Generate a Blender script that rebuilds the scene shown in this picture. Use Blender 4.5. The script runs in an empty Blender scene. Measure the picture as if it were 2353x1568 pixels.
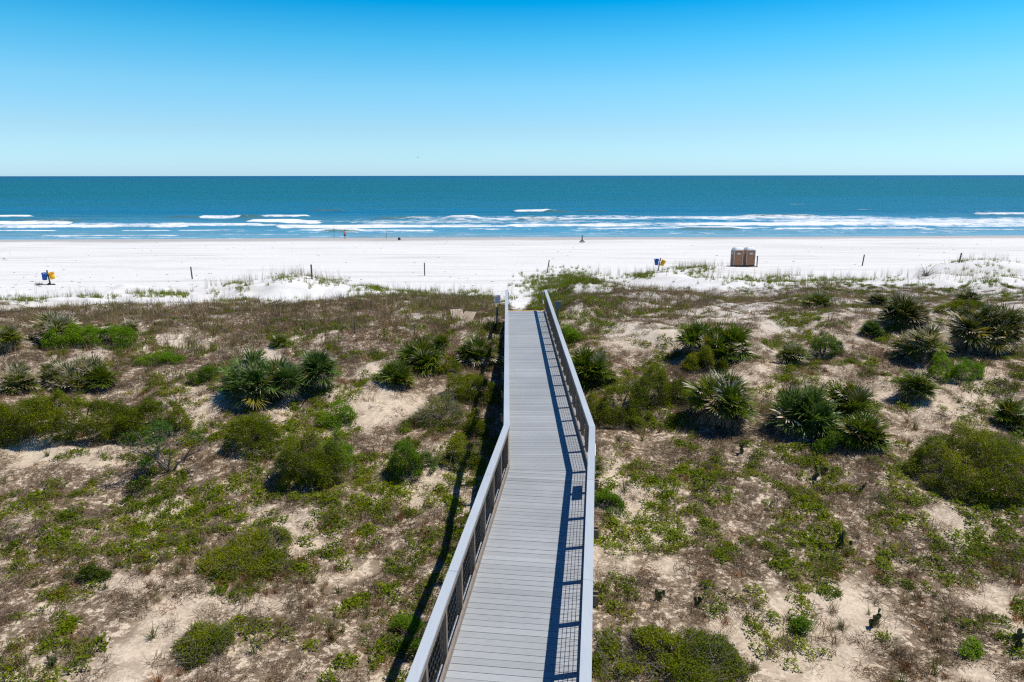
import bpy, bmesh, math, random
import numpy as np
from mathutils import Vector, Matrix

rng = np.random.default_rng(7)
random.seed(7)
R = math.radians
scene = bpy.context.scene
COL = scene.collection

# ------------------------------------------------------------------ camera model
F, CX, CY = 1608.5, 1176.5, 784.2          # photograph measured in a 2353 x 1568 frame
CAMZ, PITCH, ROLL = 12.7, R(13.30), R(-0.063)
Rm = np.array((Matrix.Rotation(math.pi/2 - PITCH, 3, 'X') @ Matrix.Rotation(ROLL, 3, 'Z')))
CAM = np.array([0, 0, CAMZ])

def project(P):
    q = (np.asarray(P, float) - CAM) @ Rm
    d = np.maximum(-q[..., 2], 1e-3)
    return CX + F*q[..., 0]/d, CY - F*q[..., 1]/d, d

# ------------------------------------------------------------------ noise and terrain
_G = np.random.default_rng(3).random((8, 128, 128))

def vnoise(x, y, k=0):
    g = _G[k % 8]
    xi = np.floor(x).astype(int); yi = np.floor(y).astype(int)
    fx = x - xi; fy = y - yi
    fx = fx*fx*(3-2*fx); fy = fy*fy*(3-2*fy)
    a = g[xi % 128, yi % 128]; b = g[(xi+1) % 128, yi % 128]
    c = g[xi % 128, (yi+1) % 128]; d = g[(xi+1) % 128, (yi+1) % 128]
    return (a*(1-fx)+b*fx)*(1-fy) + (c*(1-fx)+d*fx)*fy

def fbm(x, y, k=0, o=3):
    s = 0; a = 1; t = 0
    for i in range(o):
        s = s + a*vnoise(x*2**i + 17*i, y*2**i + 31*i, k+i); t += a; a *= .5
    return s/t

def smooth(a, b, x):
    t = np.clip((x-a)/(b-a), 0, 1)
    return t*t*(3-2*t)

PY = [-60, 5, 12, 18, 24, 30, 35, 42, 50, 58, 66, 90, 120, 138, 149, 160, 220, 400]
PZ = [3.6, 3.55, 3.6, 4.1, 4.75, 5.35, 5.65, 5.0, 3.9, 2.6, 1.9, 1.35, .9, .45, 0, -.45, -3, -6]
BUMPS = [(-19.3, 61, 1.5, 6.0, 4.2), (-30, 60, .45, 7, 4), (-45, 60, .25, 8, 4),
         (7.0, 61, 1.5, 3.6, 4.2), (10, 47, .5, 4, 5),
         (24, 80, .95, 5.5, 4), (33, 79, .35, 4, 3.5), (16, 73, 1.0, 3.5, 3), (29, 71, .8, 4, 3), (43, 72, .9, 5, 3), (-11, 60, .5, 3, 3), (-44, 57, .7, 7, 3.2), (-31, 57, .6, 5, 3), (-19, 57, .5, 7, 3), (19, 68, .6, 4, 2.5), (52, 70, .8, 5, 3), (54.5, 80, 1.7, 7, 4.2),
         (7.2, 30.5, .8, 3.6, 2.6), (4.2, 38, .75, 1.3, 1.9), (-6.0, 40, .4, 4, 3),
         (16, 33, .5, 4, 3), (22, 25, .4, 4, 3), (-14, 33, .4, 5, 3), (-10, 24, .25, 4, 3), (12, 19, .3, 3, 3)]
U_A = np.array([math.sin(R(6.9)), math.cos(R(6.9))])      # near section of the boardwalk
U_B = np.array([math.sin(R(-.42)), math.cos(R(-.42))])    # far section
KINK = np.array([.86, 15.3]); DECK = CAMZ - 6.7
T_END = 19.75                                             # length of the far section
NA = np.array([U_A[1], -U_A[0]]); NB = np.array([U_B[1], -U_B[0]])

def board_off(x, y):
    """signed distance from the boardwalk's centre line, and distance along it"""
    ax = (x-KINK[0]); ay = (y-KINK[1])
    oa = ax*NA[0]+ay*NA[1]; ta = ax*U_A[0]+ay*U_A[1]
    ob = ax*NB[0]+ay*NB[1]; tb = ax*U_B[0]+ay*U_B[1]
    return np.where(y < KINK[1], oa, ob), np.where(y < KINK[1], ta, tb)

def terrain(x, y):
    x = np.asarray(x, float); y = np.asarray(y, float)
    ys = y - .035*x*smooth(70, 140, y)
    ys0 = ys
    z = 0
    for o in (-3.0, -1.5, 0, 1.5, 3.0):
        z = z + np.interp(ys0+o, PY, PZ)/5
    z = z + 1.25*np.exp(-((ys-62.5)/5.5)**2)*smooth(10, 20, x)
    for bx, by, h, sx, sy in BUMPS:
        z = z + h*np.exp(-((x-bx)/sx)**2 - ((y-by)/sy)**2)
    w = 1 - smooth(60, 72, ys)
    w = w*(.55+.45*smooth(14, 24, y))
    z = z + w*((.75+.3*smooth(20, 30, y))*(fbm(x*.16, y*.16, 0)-.5) + .52*(fbm(x*.6+9, y*.6, 2, 2)-.5) + .10*(fbm(x*2.1, y*2.1, 4, 2)-.5))
    z = z + .05*(fbm(x*2.6+3, y*1.6, 5, 2)-.5)*(1-smooth(100, 140, ys)) + .10*(fbm(x*.1, y*.22, 6)-.5)*(1-smooth(120, 145, ys))
    o, t = board_off(x, y)
    near = (1-smooth(1.3, 2.6, np.abs(o)))*(1-smooth(T_END-.2, T_END+3, t))
    lim = DECK - .32 - 1.1*(1-smooth(24, 34.5, y))
    z = np.where(z > lim, z + (lim - z)*near, z)
    return z

def march(u, v):
    u = np.atleast_1d(np.asarray(u, float)); v = np.atleast_1d(np.asarray(v, float))
    d = np.stack([(u-CX)/F, -(v-CY)/F, -np.ones_like(u)], -1) @ Rm.T
    out = []
    for k in range(len(u)):
        t = np.geomspace(4, 420, 1400)
        p = CAM + t[:, None]*d[k]
        g = p[:, 2] - terrain(p[:, 0], p[:, 1])
        i = int(np.argmax(g < 0)) if (g < 0).any() else len(t)-1
        a, b = t[max(i-1, 0)], t[i]
        for _ in range(18):
            m = (a+b)/2; q = CAM + m*d[k]
            if q[2] < terrain(q[0], q[1]): b = m
            else: a = m
        out.append(CAM + b*d[k])
    return np.array(out)

def at(u, v):
    p = march(u, v)[0]
    return p, float(project(p)[2])/F        # point, metres per (2353-wide) pixel

# ------------------------------------------------------------------ object helpers
def tag(o, label=None, cat=None, group=None, kind=None):
    if label: o['label'] = label
    if cat: o['category'] = cat
    if group: o['group'] = group
    if kind: o['kind'] = kind
    return o

def empty(name, loc=(0, 0, 0), parent=None):
    o = bpy.data.objects.new(name, None); COL.objects.link(o)
    o.location = loc; o.empty_display_size = .2
    if parent: o.parent = parent
    return o

def np_mesh(name, V, F_, mat, parent=None, C=None, smooth_=False, loc=None):
    V = np.asarray(V, np.float32); me = bpy.data.meshes.new(name)
    if not isinstance(F_, list): F_ = [F_]
    F_ = [np.asarray(f, np.int32) for f in F_ if len(f)]
    me.vertices.add(len(V)); me.vertices.foreach_set('co', V.ravel())
    nl = sum(f.size for f in F_); nf = sum(len(f) for f in F_)
    me.loops.add(nl); me.polygons.add(nf)
    me.loops.foreach_set('vertex_index', np.concatenate([f.ravel() for f in F_]))
    tot = np.concatenate([np.full(len(f), f.shape[1], np.int32) for f in F_])
    me.polygons.foreach_set('loop_start', np.concatenate([[0], np.cumsum(tot)[:-1]]).astype(np.int32))
    me.polygons.foreach_set('use_smooth', np.full(nf, smooth_, bool))
    if C is not None:
        at_ = me.color_attributes.new('Col', 'FLOAT_COLOR', 'POINT')
        C4 = np.ones((len(V), 4), np.float32); C4[:, :3] = C
        at_.data.foreach_set('color', C4.ravel())
    me.update(calc_edges=True); me.validate()
    me.materials.append(mat)
    o = bpy.data.objects.new(name, me); COL.objects.link(o)
    if parent: o.parent = parent
    if loc is not None: o.location = loc
    return o

class MB:
    """collects simple shapes for ONE mesh"""
    def __init__(s): s.V = []; s.Q = []; s.T = []; s.C = []; s.n = 0
    def add(s, V, Q=(), T=(), c=(1, 1, 1)):
        V = np.asarray(V, float)
        if len(Q): s.Q.append(np.asarray(Q)+s.n)
        if len(T): s.T.append(np.asarray(T)+s.n)
        s.V.append(V); s.n += len(V)
        c = np.asarray(c, float)
        s.C.append(np.tile(c, (len(V), 1)) if c.ndim == 1 else c)
    def hexa(s, P8, c=(1, 1, 1)):
        """bottom four then top four, counter clockwise"""
        s.add(P8, [[3, 2, 1, 0], [4, 5, 6, 7], [0, 1, 5, 4], [1, 2, 6, 5], [2, 3, 7, 6], [3, 0, 4, 7]], c=c)
    def box(s, c0, size, rot=None, c=(1, 1, 1)):
        h = np.array(size)/2
        P = np.array([[-1, -1, -1], [1, -1, -1], [1, 1, -1], [-1, 1, -1], [-1, -1, 1], [1, -1, 1], [1, 1, 1], [-1, 1, 1]])*h
        if rot is not None: P = P @ np.array(rot).T
        s.hexa(P + np.array(c0), c)
    def tube(s, pts, r, n=8, c=(1, 1, 1), cap=True):
        pts = np.asarray(pts, float); m = len(pts)
        r = np.full(m, r) if np.isscalar(r) else np.asarray(r, float)
        V = []
        for i in range(m):
            t = pts[min(i+1, m-1)] - pts[max(i-1, 0)]; t = t/(np.linalg.norm(t)+1e-9)
            a = np.cross(t, [0, 0, 1.]) if abs(t[2]) < .95 else np.cross(t, [0, 1., 0]); a /= np.linalg.norm(a)
            b = np.cross(t, a)
            th = np.linspace(0, 2*np.pi, n, endpoint=False)
            V.append(pts[i] + r[i]*(np.cos(th)[:, None]*a + np.sin(th)[:, None]*b))
        Q = [[i*n+j, i*n+(j+1) % n, (i+1)*n+(j+1) % n, (i+1)*n+j] for i in range(m-1) for j in range(n)]
        V = np.concatenate(V); T = []
        if cap:
            V = np.concatenate([V, [pts[0], pts[-1]]])
            T = [[m*n, (j+1) % n, j] for j in range(n)] + [[m*n+1, (m-1)*n+j, (m-1)*n+(j+1) % n] for j in range(n)]
        s.add(V, Q, T, c)
    def lathe(s, prof, n=24, c=(1, 1, 1), M=None):
        th = np.linspace(0, 2*np.pi, n, endpoint=False); V = []
        for r, z in prof:
            V.append(np.stack([r*np.cos(th), r*np.sin(th), np.full(n, z)], -1))
        V = np.concatenate(V); m = len(prof)
        Q = [[i*n+j, i*n+(j+1) % n, (i+1)*n+(j+1) % n, (i+1)*n+j] for i in range(m-1) for j in range(n)]
        if M is not None: V = V @ np.array(M)[:3, :3].T + np.array(M)[:3, 3]
        s.add(V, Q, c=c)
    def build(s, name, mat, parent=None, smooth_=False, loc=None):
        return np_mesh(name, np.concatenate(s.V), [np.concatenate(s.Q) if s.Q else np.zeros((0, 4), int),
                       np.concatenate(s.T) if s.T else np.zeros((0, 3), int)], mat, parent, np.concatenate(s.C), smooth_, loc)

def unit(v):
    return v/(np.linalg.norm(v, axis=-1, keepdims=True)+1e-9)

def ribbon(P, D, L, W, droop, prof, side=None, rs=rng):
    """n tapering blades: start P, direction D, length L, width W, drooping; prof = width profile"""
    n = len(P); m = len(prof)-1
    D = unit(np.asarray(D, float)); L = np.broadcast_to(L, n); W = np.broadcast_to(W, n); droop = np.broadcast_to(droop, n)
    if side is None:
        side = np.cross(D, unit(rs.normal(size=(n, 3))))
    side = unit(side)
    pts = []; p = np.array(P, float); d = D.copy()
    for k in range(m+1):
        hw = (W*prof[k]/2)[:, None]*side
        pts += [p-hw, p+hw]
        p = p + d*(L/m)[:, None]
        d = d.copy(); d[:, 2] -= droop/m; d = unit(d)
    V = np.stack(pts, 1).reshape(-1, 3)
    b = (np.arange(n)*(2*(m+1)))[:, None, None]
    q = np.array([[2*k, 2*k+1, 2*k+3, 2*k+2] for k in range(m)])[None]
    return V, (b+q).reshape(-1, 4)

def percol(C, prof_n):
    """one colour per blade -> per vertex"""
    return np.repeat(C, 2*prof_n, axis=0)

def merge(parts):
    V = []; Q = []; C = []; n = 0
    for v, q, c in parts:
        V.append(v); Q.append(q+n); C.append(c); n += len(v)
    return np.concatenate(V), np.concatenate(Q), np.concatenate(C)

def scatter(temps, pos, scale, rs, tint=.18, zs=None, hue=None):
    """copies of small plant shapes over the ground as one mesh"""
    n = len(pos); which = rs.integers(0, len(temps), n); out = []
    for k, (v, q, c) in enumerate(temps):
        sel = np.where(which == k)[0]
        if not len(sel): continue
        a = rs.uniform(0, 2*np.pi, len(sel)); s = scale[sel]; h = s if zs is None else s*zs[sel]
        ca, sa = np.cos(a)[:, None], np.sin(a)[:, None]
        x = (v[:, 0]*ca - v[:, 1]*sa)*s[:, None]; y = (v[:, 0]*sa + v[:, 1]*ca)*s[:, None]; z = v[:, 2]*h[:, None]
        X = x + pos[sel, 0:1]; Y = y + pos[sel, 1:2]
        # follow the slope of the ground
        e = .15
        gx = (terrain(pos[sel, 0]+e, pos[sel, 1]) - terrain(pos[sel, 0]-e, pos[sel, 1]))/(2*e)
        gy = (terrain(pos[sel, 0], pos[sel, 1]+e) - terrain(pos[sel, 0], pos[sel, 1]-e))/(2*e)
        Z = z + pos[sel, 2:3] + x*gx[:, None] + y*gy[:, None]
        V = np.stack([X, Y, Z], -1).reshape(-1, 3)
        Q = (q[None] + (np.arange(len(sel))*len(v))[:, None, None]).reshape(-1, 4)
        t = 1 + rs.normal(0, tint, (len(sel), 1, 1))*np.array([1, .9, .7])
        Cc = c[None]*np.clip(t, .4, 1.9)
        if hue is not None: Cc = Cc*hue[sel][:, None, :]
        out.append((V, Q, Cc.reshape(-1, 3)))
    return merge(out)

# ------------------------------------------------------------------ materials
def mat_new(name):
    m = bpy.data.materials.new(name); m.use_nodes = True
    nt = m.node_tree; b = nt.nodes['Principled BSDF']
    return m, nt, b

def link(nt, a, b): nt.links.new(a, b)

def noise(nt, scale, detail=4, coord=None, rough=.55):
    n = nt.nodes.new('ShaderNodeTexNoise'); n.inputs['Scale'].default_value = scale
    n.inputs['Detail'].default_value = detail; n.inputs['Roughness'].default_value = rough
    if coord is not None: link(nt, coord, n.inputs['Vector'])
    return n

def ramp(nt, fac, stops):
    r = nt.nodes.new('ShaderNodeValToRGB'); e = r.color_ramp.elements
    while len(e) < len(stops): e.new(.5)
    for k, (p, c) in enumerate(stops):
        e[k].position = p; e[k].color = (*c, 1) if len(c) == 3 else c
    link(nt, fac, r.inputs['Fac']); return r

def mixc(nt, fac, a, b, mode='MIX'):
    m = nt.nodes.new('ShaderNodeMix'); m.data_type = 'RGBA'; m.blend_type = mode
    for sock, v in ((m.inputs[0], fac), (m.inputs[6], a), (m.inputs[7], b)):
        if hasattr(v, 'links'): link(nt, v, sock)
        else: sock.default_value = v if isinstance(v, (int, float)) else (*v, 1)
    return m.outputs[2]

def mathn(nt, op, a, b=None, c=None):
    m = nt.nodes.new('ShaderNodeMath'); m.operation = op
    for k, v in enumerate((a, b, c)):
        if v is None: continue
        if hasattr(v, 'links'): link(nt, v, m.inputs[k])
        else: m.inputs[k].default_value = v
    return m.outputs[0]

def position(nt):
    return nt.nodes.new('ShaderNodeNewGeometry').outputs['Position']

def mapping(nt, vec, scale):
    m = nt.nodes.new('ShaderNodeMapping'); m.inputs['Scale'].default_value = scale
    link(nt, vec, m.inputs['Vector']); return m.outputs['Vector']

def bump(nt, height, b, strength=.4, dist=.02):
    n = nt.nodes.new('ShaderNodeBump'); n.inputs['Strength'].default_value = strength
    n.inputs['Distance'].default_value = dist
    link(nt, height, n.inputs['Height']); link(nt, n.outputs['Normal'], b.inputs['Normal'])

def attr(nt, name='Col', out='Color'):
    a = nt.nodes.new('ShaderNodeAttribute'); a.attribute_name = name
    return a.outputs[out]

def simple(name, col, rough=.6, var=.15, scale=14, spec=.4, use_col=True, bumps=.15):
    m, nt, b = mat_new(name)
    tc = nt.nodes.new('ShaderNodeTexCoord').outputs['Object']
    n = noise(nt, scale, 5, tc)
    lo = tuple(c*(1-var) for c in col); hi = tuple(min(1, c*(1+var)) for c in col)
    r = ramp(nt, n.outputs['Fac'], [(.3, lo), (.7, hi)])
    c = r.outputs['Color']
    if use_col: c = mixc(nt, 1.0, c, attr(nt), 'MULTIPLY')
    link(nt, c, b.inputs['Base Color'])
    b.inputs['Roughness'].default_value = rough; b.inputs['Specular IOR Level'].default_value = spec
    if bumps: bump(nt, n.outputs['Fac'], b, bumps, .004)
    return m

def leaf_mat(name, rough=.5, trans=.3, spec=.35):
    m, nt, b = mat_new(name)
    c = attr(nt)
    link(nt, c, b.inputs['Base Color'])
    b.inputs['Roughness'].default_value = rough; b.inputs['Specular IOR Level'].default_value = spec
    tr = nt.nodes.new('ShaderNodeBsdfTranslucent')
    link(nt, mixc(nt, 1.0, c, (1.0, 1.0, .6), 'MULTIPLY'), tr.inputs['Color'])
    mx = nt.nodes.new('ShaderNodeMixShader'); mx.inputs[0].default_value = trans
    link(nt, b.outputs[0], mx.inputs[1]); link(nt, tr.outputs[0], mx.inputs[2])
    link(nt, mx.outputs[0], nt.nodes['Material Output'].inputs['Surface'])
    return m

def wood(name, col, rough=.75):
    m, nt, b = mat_new(name)
    tc = nt.nodes.new('ShaderNodeTexCoord').outputs['Object']
    n = noise(nt, 6, 6, mapping(nt, tc, (4, 1.2, 4)), .65)
    n2 = noise(nt, 1.1, 2, tc)
    r = ramp(nt, n.outputs['Fac'], [(.3, tuple(c*.6 for c in col)), (.68, tuple(c*1.3 for c in col))])
    c = mixc(nt, mathn(nt, 'MULTIPLY', n2.outputs['Fac'], .55), r.outputs['Color'], (.30, .27, .24))
    c = mixc(nt, 1.0, c, attr(nt), 'MULTIPLY')
    link(nt, c, b.inputs['Base Color']); b.inputs['Roughness'].default_value = rough
    b.inputs['Specular IOR Level'].default_value = .2
    bump(nt, n.outputs['Fac'], b, .3, .004)
    return m

M = {}
M['leaf'] = leaf_mat('shrub_leaf', .55, .38, .08)
M['frond'] = leaf_mat('palmetto_frond', .36, .25, .14)
M['dry'] = leaf_mat('dry_stalk', .8, .25, .1)
M['twig'] = simple('twig_bark', (.8, .8, .8), .85, .2, 20, .15)
M['wood'] = wood('weathered_wood', (.20, .145, .105))
M['kick'] = wood('weathered_kick_board', (.27, .215, .17))
M['pile'] = wood('pile_wood', (.16, .13, .10))
M['blue'] = simple('blue_plastic', (.006, .085, .36), .42, .08)
M['yellow'] = simple('yellow_plastic', (.80, .43, .004), .42, .06)
M['bluewood'] = simple('blue_painted_wood', (.003, .022, .10), .7, .15, spec=.15)
M['brown_plastic'] = simple('brown_plastic', (.34, .17, .085), .5, .1, 9)
M['white_plastic'] = simple('white_plastic', (.74, .77, .80), .4, .03)
M['beige_trim'] = simple('beige_plastic_trim', (.55, .47, .40), .5, .05)
M['black'] = simple('black_plastic', (.02, .02, .022), .5, .2)
M['metal'] = simple('galvanised_metal', (.48, .49, .50), .42, .1, 30)
M['wire'] = simple('dark_wire', (.045, .04, .038), .6, .2, 30)
M['paint_yellow'] = simple('yellow_edge_paint', (.72, .46, .16), .7, .2, 30)
M['post'] = wood('dark_post_wood', (.085, .065, .05))
M['sign_grey'] = simple('grey_sign_plate', (.56, .64, .74), .45, .04)
M['sign_yellow'] = simple('yellow_sign_plate', (.82, .50, .01), .45, .05)
M['sign_white'] = simple('white_sign_plate', (.72, .76, .82), .45, .03)
M['ink_red'] = simple('red_sign_ink', (.40, .08, .09), .5, .05)
M['ink_dark'] = simple('dark_sign_ink', (.10, .11, .14), .5, .05)
M['ink_blue'] = simple('blue_sign_ink', (.10, .22, .60), .5, .05)
M['ply'] = wood('plywood_board', (.50, .40, .30))
M['skin'] = simple('skin', (.46, .22, .15), .55, .06, 12, use_col=False)
M['shirt'] = simple('salmon_cloth', (.80, .24, .17), .8, .05, 30, use_col=False)
M['shorts'] = simple('dark_cloth', (.015, .018, .04), .85, .1, 30, use_col=False)
M['hair'] = simple('dark_hair', (.02, .012, .008), .6, .2, 60)
M['feather'] = simple('gull_feather', (.62, .60, .57), .7, .15, 20, use_col=False)
M['feather_dark'] = simple('gull_wing_feather', (.16, .15, .14), .7, .15, 20, use_col=False)
M['beak'] = simple('gull_beak', (.5, .30, .05), .5, .1)
M['cactus'] = simple('cactus_pad', (1, 1, 1), .55, .18, 26, .3)
M['bag'] = simple('dark_bag_cloth', (.025, .03, .04), .8, .2, 30)
M['bucket'] = simple('pale_pail', (.68, .62, .62), .5, .06)
M['rust'] = simple('rust_red_buoy', (.20, .03, .02), .6, .2, 3)

# composite deck
m, nt, b = mat_new('grey_composite_board')
pos = position(nt)
n1 = noise(nt, .55, 5, pos); n2 = noise(nt, 60, 3, mapping(nt, pos, (.12, 1, 1)))
c = ramp(nt, n1.outputs['Fac'], [(.35, (.303, .320, .328)), (.65, (.364, .381, .390))]).outputs['Color']
c = mixc(nt, .10, c, ramp(nt, n2.outputs['Fac'], [(.35, (.18, .18, .19)), (.65, (.65, .66, .68))]).outputs['Color'])
v = nt.nodes.new('ShaderNodeTexVoronoi'); v.inputs['Scale'].default_value = 1.3; link(nt, pos, v.inputs['Vector'])
spot = mathn(nt, 'LESS_THAN', v.outputs['Distance'], .022)
c = mixc(nt, 1.0, c, attr(nt), 'MULTIPLY')
c = mixc(nt, mathn(nt, 'MULTIPLY', spot, .8), c, (.72, .72, .70))
link(nt, c, b.inputs['Base Color']); b.inputs['Roughness'].default_value = .48
b.inputs['Specular IOR Level'].default_value = .35
bump(nt, n2.outputs['Fac'], b, .12, .002)
M['deck'] = m
m, nt, b = mat_new('pale_grey_composite_cap')
pos = position(nt)
n1 = noise(nt, .8, 5, pos); n2 = noise(nt, 40, 4, mapping(nt, pos, (1, .06, 1)))
c = ramp(nt, n1.outputs['Fac'], [(.3, (.40, .45, .495)), (.7, (.46, .505, .55))]).outputs['Color']
c = mixc(nt, .10, c, ramp(nt, n2.outputs['Fac'], [(.35, (.30, .32, .35)), (.65, (.68, .70, .72))]).outputs['Color'])
c = mixc(nt, 1.0, c, attr(nt), 'MULTIPLY')
link(nt, c, b.inputs['Base Color']); b.inputs['Roughness'].default_value = .5
bump(nt, n2.outputs['Fac'], b, .06, .001)
M['cap'] = m

# sand
m, nt, b = mat_new('sand')
pos = position(nt)
sep = nt.nodes.new('ShaderNodeSeparateXYZ'); link(nt, pos, sep.inputs[0])
yb = mathn(nt, 'MULTIPLY_ADD', sep.outputs['X'], -.035, sep.outputs['Y'])
nl = noise(nt, .22, 5, pos); nm = noise(nt, 1.7, 6, pos, .65); nf = noise(nt, 13, 5, pos, .7); ng = noise(nt, 55, 3, pos, .7)
dune = ramp(nt, nm.outputs['Fac'], [(.3, (.58, .462, .335)), (.7, (.735, .625, .485))]).outputs['Color']
grain = ramp(nt, nf.outputs['Fac'], [(.36, (.38, .29, .23)), (.52, (.70, .59, .455)), (.75, (.82, .72, .575))]).outputs['Color']
dune = mixc(nt, .45, dune, grain)
specks = ramp(nt, ng.outputs['Fac'], [(.28, (.30, .24, .20)), (.42, (1, 1, 1))]).outputs['Color']
dune = mixc(nt, .7, dune, specks, 'MULTIPLY')
streak = noise(nt, .5, 5, mapping(nt, pos, (.12, 1.0, 1)), .6)
beach = ramp(nt, streak.outputs['Fac'], [(.30, (.58, .56, .53)), (.48, (.70, .695, .68)), (.7, (.735, .73, .72))]).outputs['Color']
damp = noise(nt, .035, 4, mapping(nt, pos, (.35, 1.4, 1)), .6)
dfac = mathn(nt, 'MULTIPLY', ramp(nt, damp.outputs['Fac'], [(.50, (0, 0, 0)), (.62, (1, 1, 1))]).outputs['Color'], ramp(nt, mathn(nt, 'DIVIDE', yb, 200), [(.46, (0, 0, 0)), (.58, (.5, .5, .5))]).outputs['Color'])
beach = mixc(nt, dfac, beach, (.56, .54, .51))
yw = mathn(nt, 'ADD', yb, mathn(nt, 'MULTIPLY', nl.outputs['Fac'], 9))
fb = ramp(nt, mathn(nt, 'DIVIDE', yw, 100), [(.30, (0, 0, 0)), (.52, (1, 1, 1))]).outputs['Color']
col = mixc(nt, fb, dune, beach)
# leaf mould and dead stalks lying on the dune sand
lit = mathn(nt, 'MULTIPLY', attr(nt, 'litter', 'Fac'), ramp(nt, noise(nt, 5.5, 7, pos, .72).outputs['Fac'], [(.42, (0, 0, 0)), (.50, (1, 1, 1))]).outputs['Color'])
col = mixc(nt, mathn(nt, 'MULTIPLY', lit, .85), col, ramp(nt, nf.outputs['Fac'], [(.3, (.105, .073, .048)), (.7, (.28, .21, .14))]).outputs['Color'])
# wet sand by the water
wet = ramp(nt, mathn(nt, 'DIVIDE', mathn(nt, 'ADD', yb, mathn(nt, 'MULTIPLY', noise(nt, .06, 3, pos).outputs['Fac'], 7)), 200), [(.690, (0, 0, 0)), (.712, (1, 1, 1))]).outputs['Color']
col = mixc(nt, wet, col, (.47, .435, .40))
link(nt, col, b.inputs['Base Color'])
link(nt, mathn(nt, 'MULTIPLY_ADD', wet, -.4, .9), b.inputs['Roughness'])
b.inputs['Specular IOR Level'].default_value = .15
hb = mathn(nt, 'ADD', mathn(nt, 'MULTIPLY', nf.outputs['Fac'], .5), nm.outputs['Fac'])
bump(nt, hb, b, .5, .10)
M['sand'] = m

# sea
m, nt, b = mat_new('sea_water')
pos = position(nt)
sep = nt.nodes.new('ShaderNodeSeparateXYZ'); link(nt, pos, sep.inputs[0])
ys = mathn(nt, 'MULTIPLY_ADD', sep.outputs['X'], -.035, sep.outputs['Y'])
lg = mathn(nt, 'LOGARITHM', mathn(nt, 'MAXIMUM', ys, 100), 10)
deep = ramp(nt, mathn(nt, 'DIVIDE', mathn(nt, 'SUBTRACT', lg, 2.15), 1.6),
            [(0, (.26, .41, .48)), (.05, (.11, .30, .41)), (.16, (.01, .155, .245)), (.33, (.0, .130, .165)), (.6, (.0, .118, .148)), (.85, (.0, .104, .160)), (1, (.0, .086, .172))]).outputs['Color']
pa = noise(nt, .014, 5, mapping(nt, pos, (.25, 1, 1)), .6)
deep = mixc(nt, ramp(nt, pa.outputs['Fac'], [(.40, (0, 0, 0)), (.68, (1, 1, 1))]).outputs['Color'], deep, mixc(nt, 1.0, deep, (.45, 1.1, 1.35), 'MULTIPLY'))
chop = noise(nt, .35, 6, mapping(nt, pos, (.3, 1, 1)), .65)
swl = noise(nt, .045, 3, mapping(nt, pos, (.12, 1, 1)), .5)
green = attr(nt, 'green', 'Fac')
deep = mixc(nt, mathn(nt, 'MULTIPLY', green, .8), deep, (.10, .17, .13))
deep = mixc(nt, mathn(nt, 'MULTIPLY', ramp(nt, chop.outputs['Fac'], [(.40, (1, 1, 1)), (.55, (0, 0, 0))]).outputs['Color'], .4), deep, mixc(nt, 1.0, deep, (.45, .62, .75), 'MULTIPLY'))
lace = noise(nt, .42, 7, mapping(nt, pos, (.55, .8, 1)), .75)
foam = mathn(nt, 'ADD', attr(nt, 'foam', 'Fac'), mathn(nt, 'MULTIPLY_ADD', lace.outputs['Fac'], 2.0, -1.45))
foam = ramp(nt, foam, [(0, (0, 0, 0)), (.16, (.36, .36, .36)), (.52, (1, 1, 1))]).outputs['Color']
link(nt, mixc(nt, foam, deep, (.80, .82, .84)), b.inputs['Base Color'])
link(nt, mathn(nt, 'MULTIPLY_ADD', foam, .5, .38), b.inputs['Roughness'])
link(nt, mathn(nt, 'MULTIPLY_ADD', foam, -.08, .1), b.inputs['Specular IOR Level'])
hh = mathn(nt, 'ADD', mathn(nt, 'MULTIPLY', swl.outputs['Fac'], 2.2), chop.outputs['Fac'])
bump(nt, hh, b, .7, 1.2)
M['sea'] = m

# ------------------------------------------------------------------ world, sun, camera
SUN = np.array([.49, .10, 1.0])
elev = math.atan2(SUN[2], math.hypot(SUN[0], SUN[1])); azim = math.atan2(SUN[0], SUN[1])
w = bpy.data.worlds.new('World'); scene.world = w; w.use_nodes = True
nt = w.node_tree; bg = nt.nodes['Background']
sky = nt.nodes.new('ShaderNodeTexSky'); sky.sky_type = 'NISHITA'; sky.sun_disc = False
sky.sun_elevation = elev; sky.sun_rotation = azim; sky.altitude = 0
sky.air_density = 1.0; sky.dust_density = .3; sky.ozone_density = 3.0
tc = nt.nodes.new('ShaderNodeTexCoord'); sp = nt.nodes.new('ShaderNodeSeparateXYZ'); link(nt, tc.outputs['Generated'], sp.inputs[0])
# clear air: the blue deepens fast above the horizon
tint = ramp(nt, mathn(nt, 'MULTIPLY', sp.outputs['Z'], 2.0),
            [(0, (.895, 1.39, 2.15)), (.05, (.88, 1.33, 1.85)), (.121, (.86, 1.24, 1.56)), (.231, (.69, 1.33, 1.55)), (.339, (.30, 1.28, 1.54)), (.432, (.0, 1.04, 1.48)), (.60, (.02, .55, 1.0)), (1, (.04, .28, .62))]).outputs['Color']
skyc = mixc(nt, 1.0, sky.outputs['Color'], tint, 'MULTIPLY')
link(nt, skyc, bg.inputs['Color']); bg.inputs['Strength'].default_value = .10
ld = bpy.data.lights.new('sun', 'SUN'); ld.energy = 4.7; ld.angle = R(.53); ld.color = (1.0, .95, .87)
lo = bpy.data.objects.new('sun', ld); COL.objects.link(lo)
lo.rotation_euler = Vector(SUN).to_track_quat('Z', 'Y').to_euler(); lo.location = (30, 5, 60)
cd = bpy.data.cameras.new('camera'); cam = bpy.data.objects.new('camera', cd); COL.objects.link(cam)
cam.matrix_world = Matrix.Translation((0, 0, CAMZ)) @ (Matrix.Rotation(math.pi/2-PITCH, 4, 'X') @ Matrix.Rotation(ROLL, 4, 'Z'))
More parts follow.
